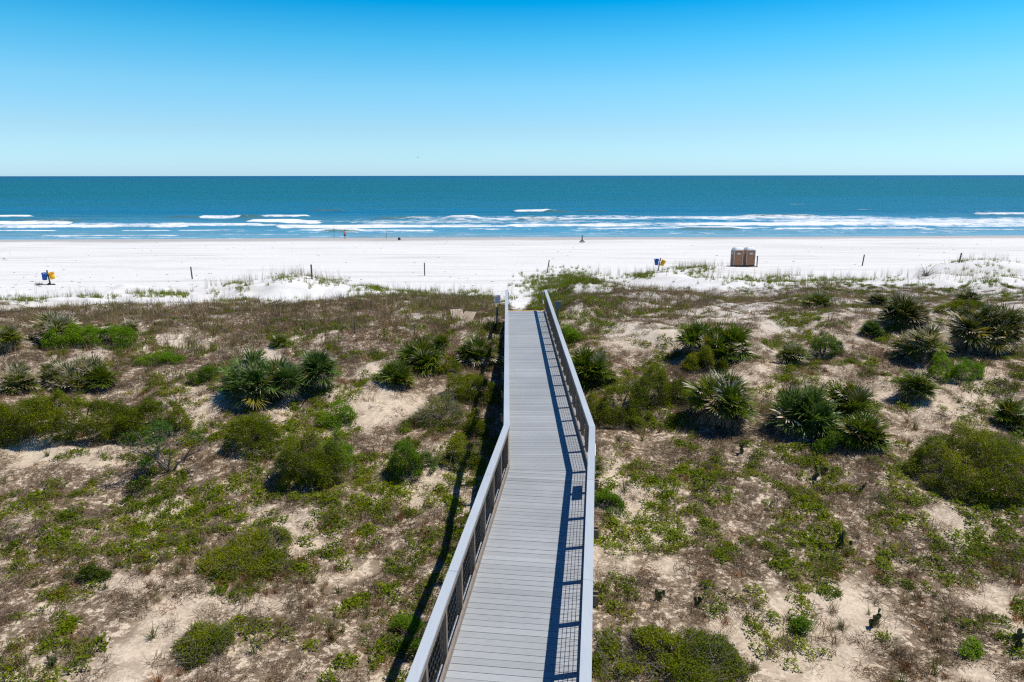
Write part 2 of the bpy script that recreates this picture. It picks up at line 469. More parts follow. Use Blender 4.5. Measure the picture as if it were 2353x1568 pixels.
cd.sensor_width = 36; cd.lens = 36*F/2353; cd.clip_start = .1; cd.clip_end = 200000
scene.camera = cam
vs = scene.view_settings; vs.view_transform = 'Standard'; vs.look = 'None'; vs.exposure = 0; vs.gamma = 1
scene.cycles.use_denoising = False
scene.cycles.pixel_filter_type = 'BLACKMAN_HARRIS'; scene.cycles.filter_width = 1.25
scene.cycles.max_bounces = 6; scene.cycles.transparent_max_bounces = 4

# ------------------------------------------------------------------ what grows where
def grid(s):
    return np.array([[int(ch) for ch in row.replace(' ', '')] for row in s.strip().split('\n')], float)/9

GRASS = grid('''46788876 88767874 02547764 55433322
43336666 55334543 02431122 22100101
23355421 11122211 01000000 00000000
11000110 00011111 00000000 00000000
00000000 00000000 00000000 00000000
00000000 00000000 00000000 00000000
00000000 00000000 00001000 00000000
01100000 00000000 00000100 00000000
00000100 00000000 00001100 00000000
00000000 00000000 00000000 00000000
00000000 00000000 00001000 00000000
00010100 00000000 00001100 00010000
00000000 00000000 00000000 00000000''')
GREEN = grid('''11011010 11111124 05411111 22222232
13441132 43342446 06632212 43221112
10024424 23332443 03332123 54322232
11012133 11233245 00444333 22211111
22115433 55312453 00232323 44531144
24333433 33225541 00445443 54444565
37765555 67646522 00647633 54334676
48986544 67765443 00456654 76433354
55544443 54335432 00432246 63234521
12232123 12333440 00431134 32133421
34322133 21246630 00554323 12233344
11333332 22333630 00466642 34112253
21221223 11223300 00566731 23311121''')

def gsample(g, u, v):
    """cover at a place, read where that place appears in the photograph"""
    c = np.clip(u*1.7408/128 - .5, 0, 31); r = np.clip((v*1.7408-1150)/128 - .5, 0, 12)
    c0 = np.clip(np.floor(c).astype(int), 0, 30); r0 = np.clip(np.floor(r).astype(int), 0, 11)
    fc = c-c0; fr = r-r0
    return (g[r0, c0]*(1-fc)+g[r0, c0+1]*fc)*(1-fr) + (g[r0+1, c0]*(1-fc)+g[r0+1, c0+1]*fc)*fr

VEG = np.array([(-400, 690), (0, 692), (60, 699), (150, 701), (300, 698), (420, 700), (500, 694), (560, 690), (650, 694), (740, 692), (800, 684), (870, 676),
                (1000, 677), (1100, 684), (1165, 692), (1180, 712), (1206, 712), (1218, 690), (1225, 662), (1300, 638), (1400, 640), (1440, 657), (1560, 661), (1680, 662), (1740, 655),
                (1800, 648), (2000, 649), (2120, 652), (2200, 656), (2290, 650), (2353, 655), (2800, 655)], float)

def vegline(u): return np.interp(u, VEG[:, 0], VEG[:, 1])

# open sand seen between the plants: (u, v, half width, half height)
CLEAR = [(150, 1032, 190, 16), (660, 668, 150, 20), (250, 688, 230, 10), (40, 703, 60, 8), (2270, 620, 90, 20), (1340, 660, 40, 14), (450, 915, 75, 45), (330, 1340, 120, 26), (560, 1390, 130, 22), (860, 950, 90, 36), (70, 1045, 70, 26), (250, 1060, 90, 20), (1410, 1085, 34, 45), (1490, 775, 130, 38),
         (2190, 930, 120, 70), (2040, 905, 60, 30), (1690, 720, 70, 25), (1340, 735, 50, 28), (1660, 1520, 50, 40), (1960, 1395, 90, 26), (2270, 1365, 70, 26),
         (1800, 1390, 50, 30), (700, 1255, 60, 20), (650, 660, 60, 26), (680, 690, 30, 8), (40, 1180, 40, 30), (600, 1175, 30, 20), (1380, 665, 30, 14), (1540, 1300, 60, 22), (1930, 1560, 90, 30),
         (120, 1400, 50, 20), (300, 1500, 60, 18), (760, 1330, 50, 16), (2250, 1540, 60, 20), (1880, 880, 60, 22), (640, 955, 40, 18), (250, 690, 160, 9), (60, 700, 60, 8), (2260, 760, 30, 20), (1800, 830, 50, 20)]

def clear_mask(u, v):
    k = np.zeros_like(u)
    for a, b_, c_, d_ in CLEAR:
        k = np.maximum(k, np.exp(-(((u-a)/c_)**2 + ((v-b_)/d_)**2)**2))
    return k*np.where(v < 720, 1.0, .80)

def litter_density(x, y, z=None):
    if z is None: z = terrain(x, y)
    u, v, _ = project(np.stack([x, y, z], -1))
    n = fbm(x*.55+40, y*.55, 1, 3)
    d = smooth(.28, .48, n)*.85 + .30
    d = d*(1-.9*clear_mask(u, v))*smooth(0, 14, v-vegline(u))*(1-smooth(62, 70, y))
    d = np.maximum(d*(1-.35*smooth(1400, 1600, u)*(1-smooth(760, 860, v))), gsample(GRASS, u, v)*.6*(1-.3*smooth(1330, 1500, u))*smooth(0, 12, v-vegline(u))*(1-smooth(62, 70, y)))
    return d

# ------------------------------------------------------------------ terrain sheet
def rows(y0, y1, a, k):
    y = [y0]
    while y[-1] < y1: y.append(y[-1] + a + k*max(y[-1], 0))
    return y
yr = np.array(list(np.arange(-60, 4, 2.0)) + rows(4, 200, .035, .0055))
uu = np.concatenate([np.linspace(-1.35, -1.01, 24), np.linspace(-1, 1, 520), np.linspace(1.01, 1.35, 24)])
fx = np.where(np.abs(uu) <= 1, uu, np.sign(uu)*(1+(np.abs(uu)-1)*14))
Y, Fx = np.meshgrid(yr, fx, indexing='ij')
X = Fx*(9 + .86*np.maximum(Y, 0))
Z = terrain(X, Y)
nr, nc = X.shape
idx = np.arange(nr*nc).reshape(nr, nc)
Q = np.stack([idx[:-1, :-1], idx[:-1, 1:], idx[1:, 1:], idx[1:, :-1]], -1).reshape(-1, 4)
ground = np_mesh('beach_ground', np.stack([X, Y, Z], -1).reshape(-1, 3), Q, M['sand'], smooth_=True)
a_ = ground.data.attributes.new('litter', 'FLOAT', 'POINT')
a_.data.foreach_set('value', litter_density(X.ravel(), Y.ravel(), Z.ravel()).astype(np.float32))
tag(ground, kind='structure')

# ------------------------------------------------------------------ sea
def v2d(v):
    """distance at which the sea surface appears on photo row v"""
    return CAMZ/np.tan(PITCH - np.arctan((CY-np.asarray(v, float))/F))
# breakers: (u0, u1, row, crest height, thickness, trailing foam, solidity)
BREAK = [(-60, 78, 499, .8, 5, 6, 1.0), (120, 250, 503, .3, 6, 12, .42), (462, 546, 501, .8, 4.5, 6, 1.0), (605, 706, 498, .8, 4, 8, .95),
         (1188, 1266, 487.5, 1.0, 5, 6, 1.0), (930, 1110, 505, .4, 7, 20, .5), (1290, 1450, 500, .5, 4, 14, .62), (2225, 2420, 495, .7, 4, 14, .85), (1960, 2010, 483, .4, 3, 4, .6),
         (1500, 1640, 506, .4, 4, 14, .45), (1740, 2200, 504, .3, 6, 14, .38), (2140, 2300, 487, .3, 4, 4, .4), (560, 745, 511, .5, 4, 6, .95), (-50, 170, 513, .6, 4.5, 8, .95), (160, 590, 516, .5, 4, 8, .8),
         (-50, 420, 522, .5, 3.2, 6, .95), (380, 640, 519, .5, 3, 8, .75), (640, 1180, 521.5, .5, 4, 14, .85), (1160, 1500, 519, .5, 3.5, 14, .75), (1480, 2210, 518, .5, 3.5, 9, .95), (2050, 2400, 523, .4, 3, 6, .7), (1330, 1760, 514, .3, 4, 14, .5), (2200, 2420, 512, .4, 3, 8, .6),
         (-50, 140, 532, .3, 1.7, 2, .9), (270, 400, 531, .3, 1.7, 2, .85), (425, 560, 530, .3, 1.5, 2, .75), (700, 1010, 531, .3, 1.5, 4, .7), (1060, 1260, 529, .3, 1.5, 4, .75), (1330, 1780, 527.5, .3, 2.0, 3, .9), (1780, 2150, 528.5, .3, 1.6, 3, .8), (2100, 2400, 529.5, .3, 1.6, 3, .8),
         (120, 420, 540.5, .12, .9, 1.5, .75), (380, 700, 538, .12, .9, 1.5, .6), (1180, 1420, 535, .12, .9, 1.5, .6), (790, 1150, 541, .12, .9, 1, .5), (1500, 1760, 535.5, .12, .8, 1, .5), (1900, 2330, 534.5, .12, .8, 1, .5),
         (-80, 720, 548, .05, .6, .8, .5), (700, 1500, 545, .05, .6, .8, .45), (1500, 2420, 541, .05, .6, .8, .45)]
SWELL = [(710, 800, 486, .9), (540, 610, 501, .8), (380, 470, 500, .6), (1250, 1320, 488, .7), (1330, 1400, 486, .5), (860, 1000, 503, .7), (1020, 1110, 502, .9), (1180, 1290, 505, .6), (1700, 1880, 499, .6), (1550, 1700, 502, .5), (560, 700, 508, .4), (20, 200, 507, .5), (1560, 1700, 529, .4), (740, 830, 530, .4)]
ysea = np.array(list(np.arange(138, 285, .45)) + list(np.geomspace(286, 60000, 90)))
fs = np.concatenate([np.linspace(-1.6, -1.01, 16), np.linspace(-1, 1, 620), np.linspace(1.01, 1.6, 16)])
fs = np.where(np.abs(fs) <= 1, fs, np.sign(fs)*(1+(np.abs(fs)-1)*9))
Y, Fx = np.meshgrid(ysea, fs, indexing='ij'); X = Fx*(10+.80*Y)
Z = np.zeros_like(X); foam = np.zeros_like(X); green = np.zeros_like(X)
Ys = Y - .035*X*(1-smooth(300, 2000, Y))
nearw = (1-smooth(250, 285, Y))
ph = 6*(fbm(X*.012, Y*.01, 3, 2)-.5)
Z += nearw*.14*np.sin(Ys/2.9+ph) + nearw*.07*np.sin(Ys/1.3+2*ph+X*.03)
Us = CX + F*X/(Y*math.cos(PITCH)+CAMZ*math.sin(PITCH))
wob = 5.0*(fbm(X*.045, Y*.0+2.5, 2, 3)-.5)
for u0, u1, row, h, th, trail, sol in BREAK:
    y0 = float(v2d(row)); sc = smooth(140, 230, y0)*.8+.25
    y0 = y0 + wob*sc
    wx = smooth(u0-12, u0+14, Us + 60*(fbm(X*.1, Y*.15, 5, 2)-.5))*(1-smooth(u1-14, u1+12, Us + 60*(fbm(X*.1+7, Y*.15, 5, 2)-.5)))
    y0 = y0 + (2.2*sc)*(fbm(X*.16+row, Y*0+1.5, 4, 3)-.5)
    sol = sol*np.clip(.25+1.5*fbm(X*.055+row*3.1, Y*.06, 6, 3), .2, 1.15) if row > 500 else sol
    dy = Y - y0
    prof = np.where(dy < 0, np.exp(-(dy/(th*.35))**2), np.exp(-(dy/th)**2))
    Z += nearw*h*wx*prof*.8
    th = th*(1.7 if 499 < row < 526 else 1.35)*np.clip(.2+1.35*wx*fbm(X*.11+row*1.7, Y*.03, 2, 3), .12, 1.5)
    foam = np.maximum(foam, sol*np.minimum(1, wx*1.3)*np.where(dy < 0, smooth(-th*.5, -th*.25, dy), np.exp(-np.maximum(dy-th*.4, 0)**2/(th**2))))
    foam = np.maximum(foam, .60*sol*wx*smooth(-1, 0, dy)*np.exp(-np.maximum(dy, 0)/trail))
for u0, u1, row, h in SWELL:
    y0 = float(v2d(row)) + wob*.6
    wx = smooth(u0-15, u0+25, Us)*(1-smooth(u1-25, u1+15, Us)); dy = Y-y0
    Z += nearw*h*wx*np.exp(-(dy/3.2)**2)
    green = np.maximum(green, wx*np.exp(-((dy+1.2)/2.6)**2))
# surf zone: drifting lacy foam, denser in the middle and on the right
zone = smooth(168, 186, Ys)*(1-smooth(214, 236, Ys))
foam = np.maximum(foam, zone*(.38+.42*smooth(.36, .62, fbm(X*.02+5, Y*.05, 1, 3)))*(.55+.45*smooth(700, 900, Us)))
foam = np.maximum(foam, smooth(151, 156, Ys)*(1-smooth(168, 176, Ys))*.42*smooth(.42, .66, fbm(X*.05, Y*.12, 4, 3)))
# scattered white caps out at sea
foam = np.maximum(foam, smooth(245, 300, Ys)*(1-smooth(900, 1600, Y))*.46*smooth(.885, .93, fbm(X*.13, Y*.09, 6, 2)))
nr, nc = X.shape; idx = np.arange(nr*nc).reshape(nr, nc)
Q = np.stack([idx[:-1, :-1], idx[:-1, 1:], idx[1:, 1:], idx[1:, :-1]], -1).reshape(-1, 4)
sea = np_mesh('sea', np.stack([X, Y, Z], -1).reshape(-1, 3), Q, M['sea'], smooth_=True)
for nm_, val in (('foam', foam), ('green', green)):
    a_ = sea.data.attributes.new(nm_, 'FLOAT', 'POINT'); a_.data.foreach_set('value', val.ravel().astype(np.float32))
tag(sea, kind='structure')

# ------------------------------------------------------------------ boardwalk
def P2(sec, t, o):
    """point on the boardwalk: section, metres from the bend, offset to the right"""
    if sec == 'A': q = KINK + U_A*t + NA*o
    else: q = KINK + U_B*t + NB*o
    return q
MIT = (NA+NB)/(1+NA@NB)
def mitre(o): return KINK + MIT*o
def tlim(sec, o):
    q = mitre(o)-KINK
    return float(q @ (U_A if sec == 'A' else U_B))

bw = empty('boardwalk', (float(KINK[0]), float(KINK[1]), DECK))
tag(bw, 'long grey plank boardwalk with wire mesh railings bending through the dunes to the beach', 'boardwalk')
OFF = np.array([KINK[0], KINK[1], DECK])
def bwbuild(mb, name, mat, parent):
    o = mb.build(name, mat, parent)
    me = o.data; co = np.empty(len(me.vertices)*3, np.float32); me.vertices.foreach_get('co', co)
    co = co.reshape(-1, 3) - OFF.astype(np.float32); me.vertices.foreach_set('co', co.ravel()); me.update()
    return o
TA0 = -19.0
def strip(mb, sec, t0, t1, o0, o1, z0, z1, c=(1, 1, 1)):
    """a straight member along a section; t1 None = ends on the mitre of the bend"""
    def corner(t, o):
        if t is None: return mitre(o)
        return P2(sec, t, o)
    a, b_, c_, d_ = corner(t0, o0), corner(t0, o1), corner(t1, o1), corner(t1, o0)
    mb.hexa([[*a, z0], [*b_, z0], [*c_, z0], [*d_, z0], [*a, z1], [*b_, z1], [*c_, z1], [*d_, z1]], c)
# deck boards
mb = MB(); pitch_ = .146; gap = .008; HW = 1.035; brk = .075
for sec, t0, t1 in (('A', TA0, .1), ('B', -.1, T_END-.11)):
    k = 0; t = t0 if sec == 'A' else t1
    while (t < t1 if sec == 'A' else t > t0):
        a, b_ = (t, t+pitch_-gap) if sec == 'A' else (t-pitch_+gap, t)
        lim = [tlim(sec, o) + (-brk-.006 if sec == 'A' else brk+.006) for o in (-HW, HW)]
        if sec == 'A':
            q0 = [min(a, l) for l in lim]; q1 = [min(b_, l) for l in lim]
        else:
            q0 = [max(a, l) for l in lim]; q1 = [max(b_, l) for l in lim]
        if max(q1[0]-q0[0], q1[1]-q0[1]) > .01:
            g = 1 + rng.normal(0, .05); dz = rng.normal(0, .0012)
            pts = [P2(sec, q0[0], -HW), P2(sec, q0[1], HW), P2(sec, q1[1], HW), P2(sec, q1[0], -HW)]
            mb.hexa([[*p, DECK-.025+dz] for p in pts] + [[*p, DECK+dz] for p in pts], (g, g, g*1.005))
        t += pitch_ if sec == 'A' else -pitch_
pts = [mitre(-HW)-U_B*brk, mitre(HW)-U_B*brk, mitre(HW)+U_B*brk, mitre(-HW)+U_B*brk]
mb.hexa([[*p, DECK-.025] for p in pts] + [[*p, DECK+.001] for p in pts], (.97, .97, .97))
bwbuild(mb, 'deck', M['deck'], bw)
mb = MB(); strip(mb, 'B', T_END-.10, T_END+.02, -HW, HW, DECK-.06, DECK+.004)
bwbuild(mb, 'nosing_strip', M['paint_yellow'], bw)
mb = MB(); strip(mb, 'A', TA0, None, -1.02, 1.02, DECK-.029, DECK-.0265); strip(mb, 'B', None, T_END-.12, -1.02, 1.02, DECK-.029, DECK-.0265)  # black sheet added under the boards; its colour supplies the shade in the gaps
bwbuild(mb, 'gap_shade_sheet', M['black'], bw)
# long beams under the boards
for o in (-1.015, -.35, .35, 1.015):
    mb = MB(); e = .02
    strip(mb, 'A', TA0, None, o-.019, o+.019, DECK-.03-.20, DECK-.03)
    strip(mb, 'B', None, T_END-.02, o-.019, o+.019, DECK-.03-.20, DECK-.03)
    bwbuild(mb, 'stringer', M['wood'], bw)
# posts
posts = [('B', t) for t in np.arange(T_END-.45, .5, -1.14)][::-1] + [('A', t) for t in np.arange(-.02, TA0, -1.14)]
posts = sorted(posts, key=lambda s: (s[0], s[1]))
CAPT = DECK+1.07
for k, (sec, t) in enumerate([p for p in posts if p[0] == 'A'][::-1][::2] + [p for p in posts if p[0] == 'B'][1::2]):
    if sec == 'A' and t < -13: continue
    mb = MB()
    for dt in (-.066, .066):
        strip(mb, sec, t+dt-.019, t+dt+.019, -1.165, 1.165, DECK-.235-.19, DECK-.232)
    bwbuild(mb, 'cross_beam', M['wood'], bw)
    for o in (-.72, .72):
        q = P2(sec, t, o); g = float(terrain(*q))
        if g > DECK-.3: continue
        mb = MB(); mb.box((q[0], q[1], (DECK-.235+g-.6)/2), (.088, .14, DECK-.235-g+.6))
        bwbuild(mb, 'pile', M['pile'], bw)
for sgn in (-1, 1):
    rail = empty('railing', (0, 0, 0), bw)
    def S(o): return (o*sgn, )
    def srt(a, b_): return (a, b_) if a < b_ else (b_, a)
    lo_, hi_ = srt(sgn*.915, sgn*1.055)
    mb = MB()
    cuts = [None] + [t for t in np.arange(-3.42+.57, TA0, -3.42)] + [TA0]
    for a, b_ in zip(cuts[1:], cuts[:-1]):
        dz = rng.normal(0, .0012); g = 1+rng.normal(0, .035); strip(mb, 'A', a+.003, b_ if b_ is None else b_-.003, lo_+dz, hi_+dz, CAPT-.036, CAPT+dz, (g, g, g))
    cuts = [None] + [t for t in np.arange(2.9, T_END-1, 3.42)] + [T_END+.05]
    for a, b_ in zip(cuts[:-1], cuts[1:]):
        dz = rng.normal(0, .0012); g = 1+rng.normal(0, .035); strip(mb, 'B', a if a is None else a+.003, b_-.003, lo_+dz, hi_+dz, CAPT-.036, CAPT+dz, (g, g, g))
    bwbuild(mb, 'handrail_cap', M['cap'], rail)
    lo_, hi_ = srt(sgn*.919, sgn*.955)
    mb = MB(); strip(mb, 'A', TA0, None, lo_, hi_, CAPT-.128, CAPT-.038); strip(mb, 'B', None, T_END, lo_, hi_, CAPT-.128, CAPT-.038)
    bwbuild(mb, 'top_rail', M['kick'], rail)
    mb = MB(); strip(mb, 'A', TA0, None, lo_, hi_, DECK+.004, DECK+.125); strip(mb, 'B', None, T_END-.12, lo_, hi_, DECK+.004, DECK+.125)
    bwbuild(mb, 'bottom_rail', M['kick'], rail)
    prev = None
    for sec, t in posts:
        lo_, hi_ = srt(sgn*.957, sgn*1.047)
        mb = MB(); strip(mb, sec, t-.045, t+.045, lo_, hi_, DECK-.22, CAPT-.038)
        bwbuild(mb, 'rail_post', M['wood'], rail)
        cur = P2(sec, t, sgn*1.0)
        if prev is not None and t > -12 or sec == 'B':
            if prev is not None:
                d = cur-prev; L = float(np.linalg.norm(d)); d = d/L; mb = MB(); wr = .0032
                a = prev+d*.048; b_ = cur-d*.048; nx = np.array([d[1], -d[0]])
                def bar(p, q, up):
                    p = np.array(p); q = np.array(q)
                    e1 = np.array([*nx, 0])*wr; e2 = (np.array([0, 0, 1.]) if not up else np.array([*d, 0]))*wr
                    mb.add([p-e1-e2, p+e1-e2, p+e1+e2, p-e1+e2, q-e1-e2, q+e1-e2, q+e1+e2, q-e1+e2],
                           [[0, 1, 5, 4], [1, 2, 6, 5], [2, 3, 7, 6], [3, 0, 4, 7]])
                for h in np.linspace(.15, .93, 7): bar([*a, DECK+h], [*b_, DECK+h], False)
                nvv = max(2, int(L/.112))
                for q in np.linspace(.04, L-.14, nvv): bar([*(a+d*q+nx*.0066), DECK+.13], [*(a+d*q+nx*.0066), DECK+.95], True)
                bwbuild(mb, 'wire_panel', M['wire'], rail)
        prev = cur
    # bent pipe handrail at the beach end
    e0 = P2('B', T_END-.1, sgn*.90); e1 = P2('B', T_END+.42, sgn*.88)
    mb = MB(); mb.tube([[*e0, DECK+.92], [*(e0*.4+e1*.6), DECK+.93], [*e1, DECK+.88], [*(e1+U_B*.10), DECK+.72], [*(e1+U_B*.08), DECK+.45], [*(e0*.5+e1*.5), DECK+.36], [*e0, DECK+.36]], .02, 8)
    bwbuild(mb, 'pipe_handrail', M['metal'], rail)

# ------------------------------------------------------------------ signs at the boardwalk
def sign_lines(mb, w, h, n, z0, y):
    for k in range(n):
        z = z0 - k*h/n; x0 = -w/2
        while x0 < w/2-.02:
            l = random.uniform(.015, .05); l = min(l, w/2-x0)
            mb.box((x0+l/2, y, z), (l, .004, h/n*.45)); x0 += l+.012
q = P2('B', T_END-.6, -1.47); gz = float(terrain(*q))
sg = empty('beach_rules_sign', (q[0], q[1], gz)); sg.rotation_euler = (0, 0, R(38))
tag(sg, 'grey notice above a yellow warning plate on a post by the left railing end', 'sign')
mb = MB(); mb.box((0, 0, (DECK+.80-gz)/2-.15), (.09, .09, DECK+.80-gz+.3)); mb.build('sign_post', M['wood'], sg)
zt = DECK+.86-gz
mb = MB(); mb.box((0, -.055, zt-.17), (.36, .012, .38))
th = np.linspace(0, np.pi, 9)
for k in range(8):
    a, b_ = th[k], th[k+1]
    mb.add([[.18*math.cos(a), -.061, zt+.02], [.18*math.cos(b_), -.061, zt+.02], [.18*math.cos(b_), -.061, zt+.021+.05*math.sin(b_)], [.18*math.cos(a), -.061, zt+.021+.05*math.sin(a)],
            [.18*math.cos(a), -.049, zt+.02], [.18*math.cos(b_), -.049, zt+.02], [.18*math.cos(b_), -.049, zt+.021+.05*math.sin(b_)], [.18*math.cos(a), -.049, zt+.021+.05*math.sin(a)]],
           [[0, 1, 2, 3], [7, 6, 5, 4], [3, 2, 6, 7]])
pn = mb.build('notice_panel', M['sign_grey'], sg)
mb = MB(); mb.box((0, -.064, zt-.03), (.30, .005, .035)); mb.build('heading', M['ink_red'], pn)
mb = MB(); sign_lines(mb, .29, .26, 7, zt-.09, -.0635); mb.build('text_lines', M['ink_dark'], pn)
mb = MB(); mb.box((0, -.055, zt-.455), (.32, .012, .175)); pn = mb.build('warning_panel', M['sign_yellow'], sg)
mb = MB(); mb.box((-.10, -.064, zt-.42), (.07, .005, .05)); mb.box((-.10, -.064, zt-.49), (.07, .005, .05)); mb.build('pictogram', M['sign_white'], pn)
mb = MB(); sign_lines(mb, .15, .12, 3, zt-.41, -.0636)
mb.V = [v_ + np.array([.06, 0, 0]) for v_ in mb.V]; mb.build('text_lines', M['ink_dark'], pn)

q = P2('B', T_END-2.9, 1.38); gz = float(terrain(*q))
sg = empty('notice_board', (q[0], q[1], gz)); zt = DECK+.98-gz
tag(sg, 'dark grey notice board standing just outside the right railing near the beach', 'sign')
mb = MB(); mb.box((0, .03, zt/2-.1), (.09, .09, zt+.1)); mb.build('sign_post', M['wood'], sg)
mb = MB(); mb.box((0.02, -.03, zt-.16), (.26, .014, .34), c=(.30, .31, .33)); mb.build('sign_panel', M['sign_grey'], sg)

t_ = -1.08
q = P2('A', t_, 1.062)
ps = empty('rail_notice', (q[0], q[1], DECK))
tag(ps, 'rectangular notice panel fixed outside the right railing just before the bend', 'sign')
Rz = np.array(Matrix.Rotation(-R(6.9), 3, 'Z'))
mb = MB(); mb.box((0, 0, .76), (.014, .70, .44), Rz); mb.build('sign_panel', M['sign_grey'], ps)
mb = MB(); mb.box((0.0095, 0, .76), (.005, .64, .38), Rz); mb.build('sign_face', M['sign_white'], ps)

# ------------------------------------------------------------------ palmettos
PAL = {'green': ((.075, .132, .006), (.15, .20, .008)), 'blue': ((.058, .128, .022), (.13, .20, .038)), 'mixed': ((.080, .135, .006), (.155, .205, .010)), 'pale': ((.10, .145, .008), (.17, .195, .012)),
       'dark': ((.040, .068, .006), (.080, .105, .010)), 'yellow': ((.15, .19, .008), (.23, .24, .010))}
TAN = np.array([.50, .40, .30]); TANP = np.array([.86, .74, .62]); GREYB = np.array([.28, .22, .17])

def fans(rs, O, A, rad, nl, base, tip, tipw, lw, droop):
    """fan shaped leaves: origin O, axis A, radius rad, one colour each"""
    n = len(O)
    up = np.tile([0, 0, 1.], (n, 1)) + rs.normal(0, .25, (n, 3))
    B = unit(np.cross(A, up)); N = unit(np.cross(B, A))
    ph = np.linspace(-1.75, 1.75, nl)
    D = (np.cos(ph)[None, :, None]*A[:, None] + np.sin(ph)[None, :, None]*B[:, None] + (.10+.28*np.abs(np.sin(ph)))[None, :, None]*N[:, None])
    D = unit(D + rs.normal(0, .05, D.shape)).reshape(-1, 3)
    L = (rad[:, None]*(1-.30*(np.abs(ph)/1.75)**2)[None]*rs.uniform(.88, 1.08, (n, nl))).ravel()
    Pn = np.repeat(O, nl, 0) + D*.02
    side = unit(np.cross(D, np.repeat(N, nl, 0)) + .35*rs.normal(size=D.shape))
    V, Q = ribbon(Pn, D, L, np.repeat(rad, nl)*lw, np.repeat(droop, nl)*rs.uniform(.7, 1.4, n*nl), [.35, 1.0, .72, .08], side)
    c0 = np.repeat(base, nl, 0)*rs.uniform(.8, 1.2, (n*nl, 1)); c1 = np.repeat(tip, nl, 0)*rs.uniform(.85, 1.15, (n*nl, 1))
    tw = np.repeat(tipw, nl)
    prof = np.stack([np.zeros_like(tw), np.clip(tw*1.4-.95, 0, 1), np.clip(tw*1.5-.5, 0, 1), np.clip(tw*1.9, 0, 1)], 1)
    C = (c0[:, None]*(1-prof[..., None]) + c1[:, None]*prof[..., None])
    return V, Q, np.repeat(C, 2, axis=1).reshape(-1, 3)

def palmetto(u, v, wpx, hpx, style, label, seed):
    rs = np.random.default_rng(seed)
    p, mpp = at(u, v); dep = math.atan2(CAMZ-p[2], p[1])
    W = wpx*mpp; Dp = min(W*.8, 2.6); H = max(.75*min(W, 1.6)*.7, (hpx*mpp - .75*Dp*math.sin(dep))/math.cos(dep)); H = min(H, 2.7)
    c = p + np.array([0, Dp*.42, 0]); c[2] = float(terrain(c[0], c[1]))
    root = empty('saw_palmetto', c); tag(root, label, 'palmetto', 'saw palmettos on the dunes')
    hr = min(.95, max(.32, W*.5)); hr = min(hr, H*.75)
    nh = max(1, int(round((W/hr/1.35)*(Dp/hr/1.35)*1.45)))
    live = []; dead = []; st = MB()
    cb, ct = (np.array(x) for x in PAL[style])
    pale = {'mixed': .30, 'pale': .75, 'dark': .42, 'yellow': .15, 'green': .10, 'blue': .10}[style]
    for k in range(nh):
        if nh == 1: ox = oy = 0
        else:
            a = k*2.4+rs.uniform(0, .6); r = math.sqrt((k+.4)/nh)
            ox, oy = math.cos(a)*r*(W/2-hr*.62), math.sin(a)*r*(Dp/2-hr*.5)
        gz = float(terrain(c[0]+ox, c[1]+oy)) - c[2]
        rr = hr*rs.uniform(.82, 1.08)
        hz = gz + max(.12, (H-rr*.95)*rs.uniform(.25, 1.02)*(1-.45*((2*ox/W)**2+(2*oy/max(Dp, .1))**2)))
        O = np.array([ox, oy, hz])
        st.tube([[ox*.8, oy*.8, gz-.1], [ox*.9, oy*.9, gz+.5*(hz-gz)], list(O)], [.10, .085, .06], 7, c=(.35, .26, .19))
        nf = 25
        az = np.arange(nf)*2.39996 + rs.uniform(0, 6); q = (np.arange(nf)+.5)/nf
        el = R(84) - q*R(98) + rs.normal(0, .10, nf)
        A = np.stack([np.cos(az)*np.cos(el), np.sin(az)*np.cos(el), np.sin(el)], -1)
        A = unit(A + rs.normal(0, .22, 3)*np.array([1, 1, 0]))
        pl = rr*.46*rs.uniform(.55, 1.25, nf); rad = rr*.70*rs.uniform(.62, 1.15, nf)
        T = O + A*pl[:, None]; A2 = unit(A + np.array([0, 0, -.22]))
        mixv = rs.uniform(0, 1, (nf, 1)); base = cb*(1-mixv)+ct*mixv
        yel = rs.random(nf) < .10; base[yel] = np.array([.22, .19, .02])*rs.uniform(.7, 1.1)
        tw = np.where(rs.random(nf) < pale, rs.uniform(.35, 1.0, nf), rs.uniform(0, .18, nf))
        tip = np.where(rs.random((nf, 1)) < .6, TANP, TAN)
        live.append(fans(rs, T, A2, rad, 19, base, tip, tw, .088, np.full(nf, .45)))
        vv, qq = ribbon(np.tile(O, (nf, 1)), A, pl, .022, .05, [1.1, 1, .9], None, rs)
        live.append((vv, qq, percol(base*.9, 3)))
        nd = 14 if style in ('pale', 'dark') else 8
        az = rs.uniform(0, 6.28, nd); el = R(-28) + rs.normal(0, .28, nd)
        A = np.stack([np.cos(az)*np.cos(el), np.sin(az)*np.cos(el), np.sin(el)], -1)
        pl = rr*.42*rs.uniform(.8, 1.1, nd); rad = rr*.5*rs.uniform(.8, 1.1, nd)
        T = O + np.array([0, 0, -.04]) + A*pl[:, None]; A2 = unit(A+np.array([0, 0, -.5]))
        bc = np.where(rs.random((nd, 1)) < .5, GREYB, TAN*.72)*rs.uniform(.7, 1.15, (nd, 1))
        dead.append(fans(rs, T, A2, rad, 16, bc, bc*1.15, np.full(nd, .5), .05, np.full(nd, 1.0)))
        vv, qq = ribbon(np.tile(O, (nd, 1)), A, pl, .02, .3, [1, 1, .9], None, rs); dead.append((vv, qq, percol(bc, 3)))
    for nm_, ls in (('fronds', live), ('dead_fronds', dead)):
        V, Q, C = merge(ls); np_mesh(nm_, V, Q, M['frond' if nm_ == 'fronds' else 'dry'], root, C)
    st.build('stem', M['twig'], root)
    return root

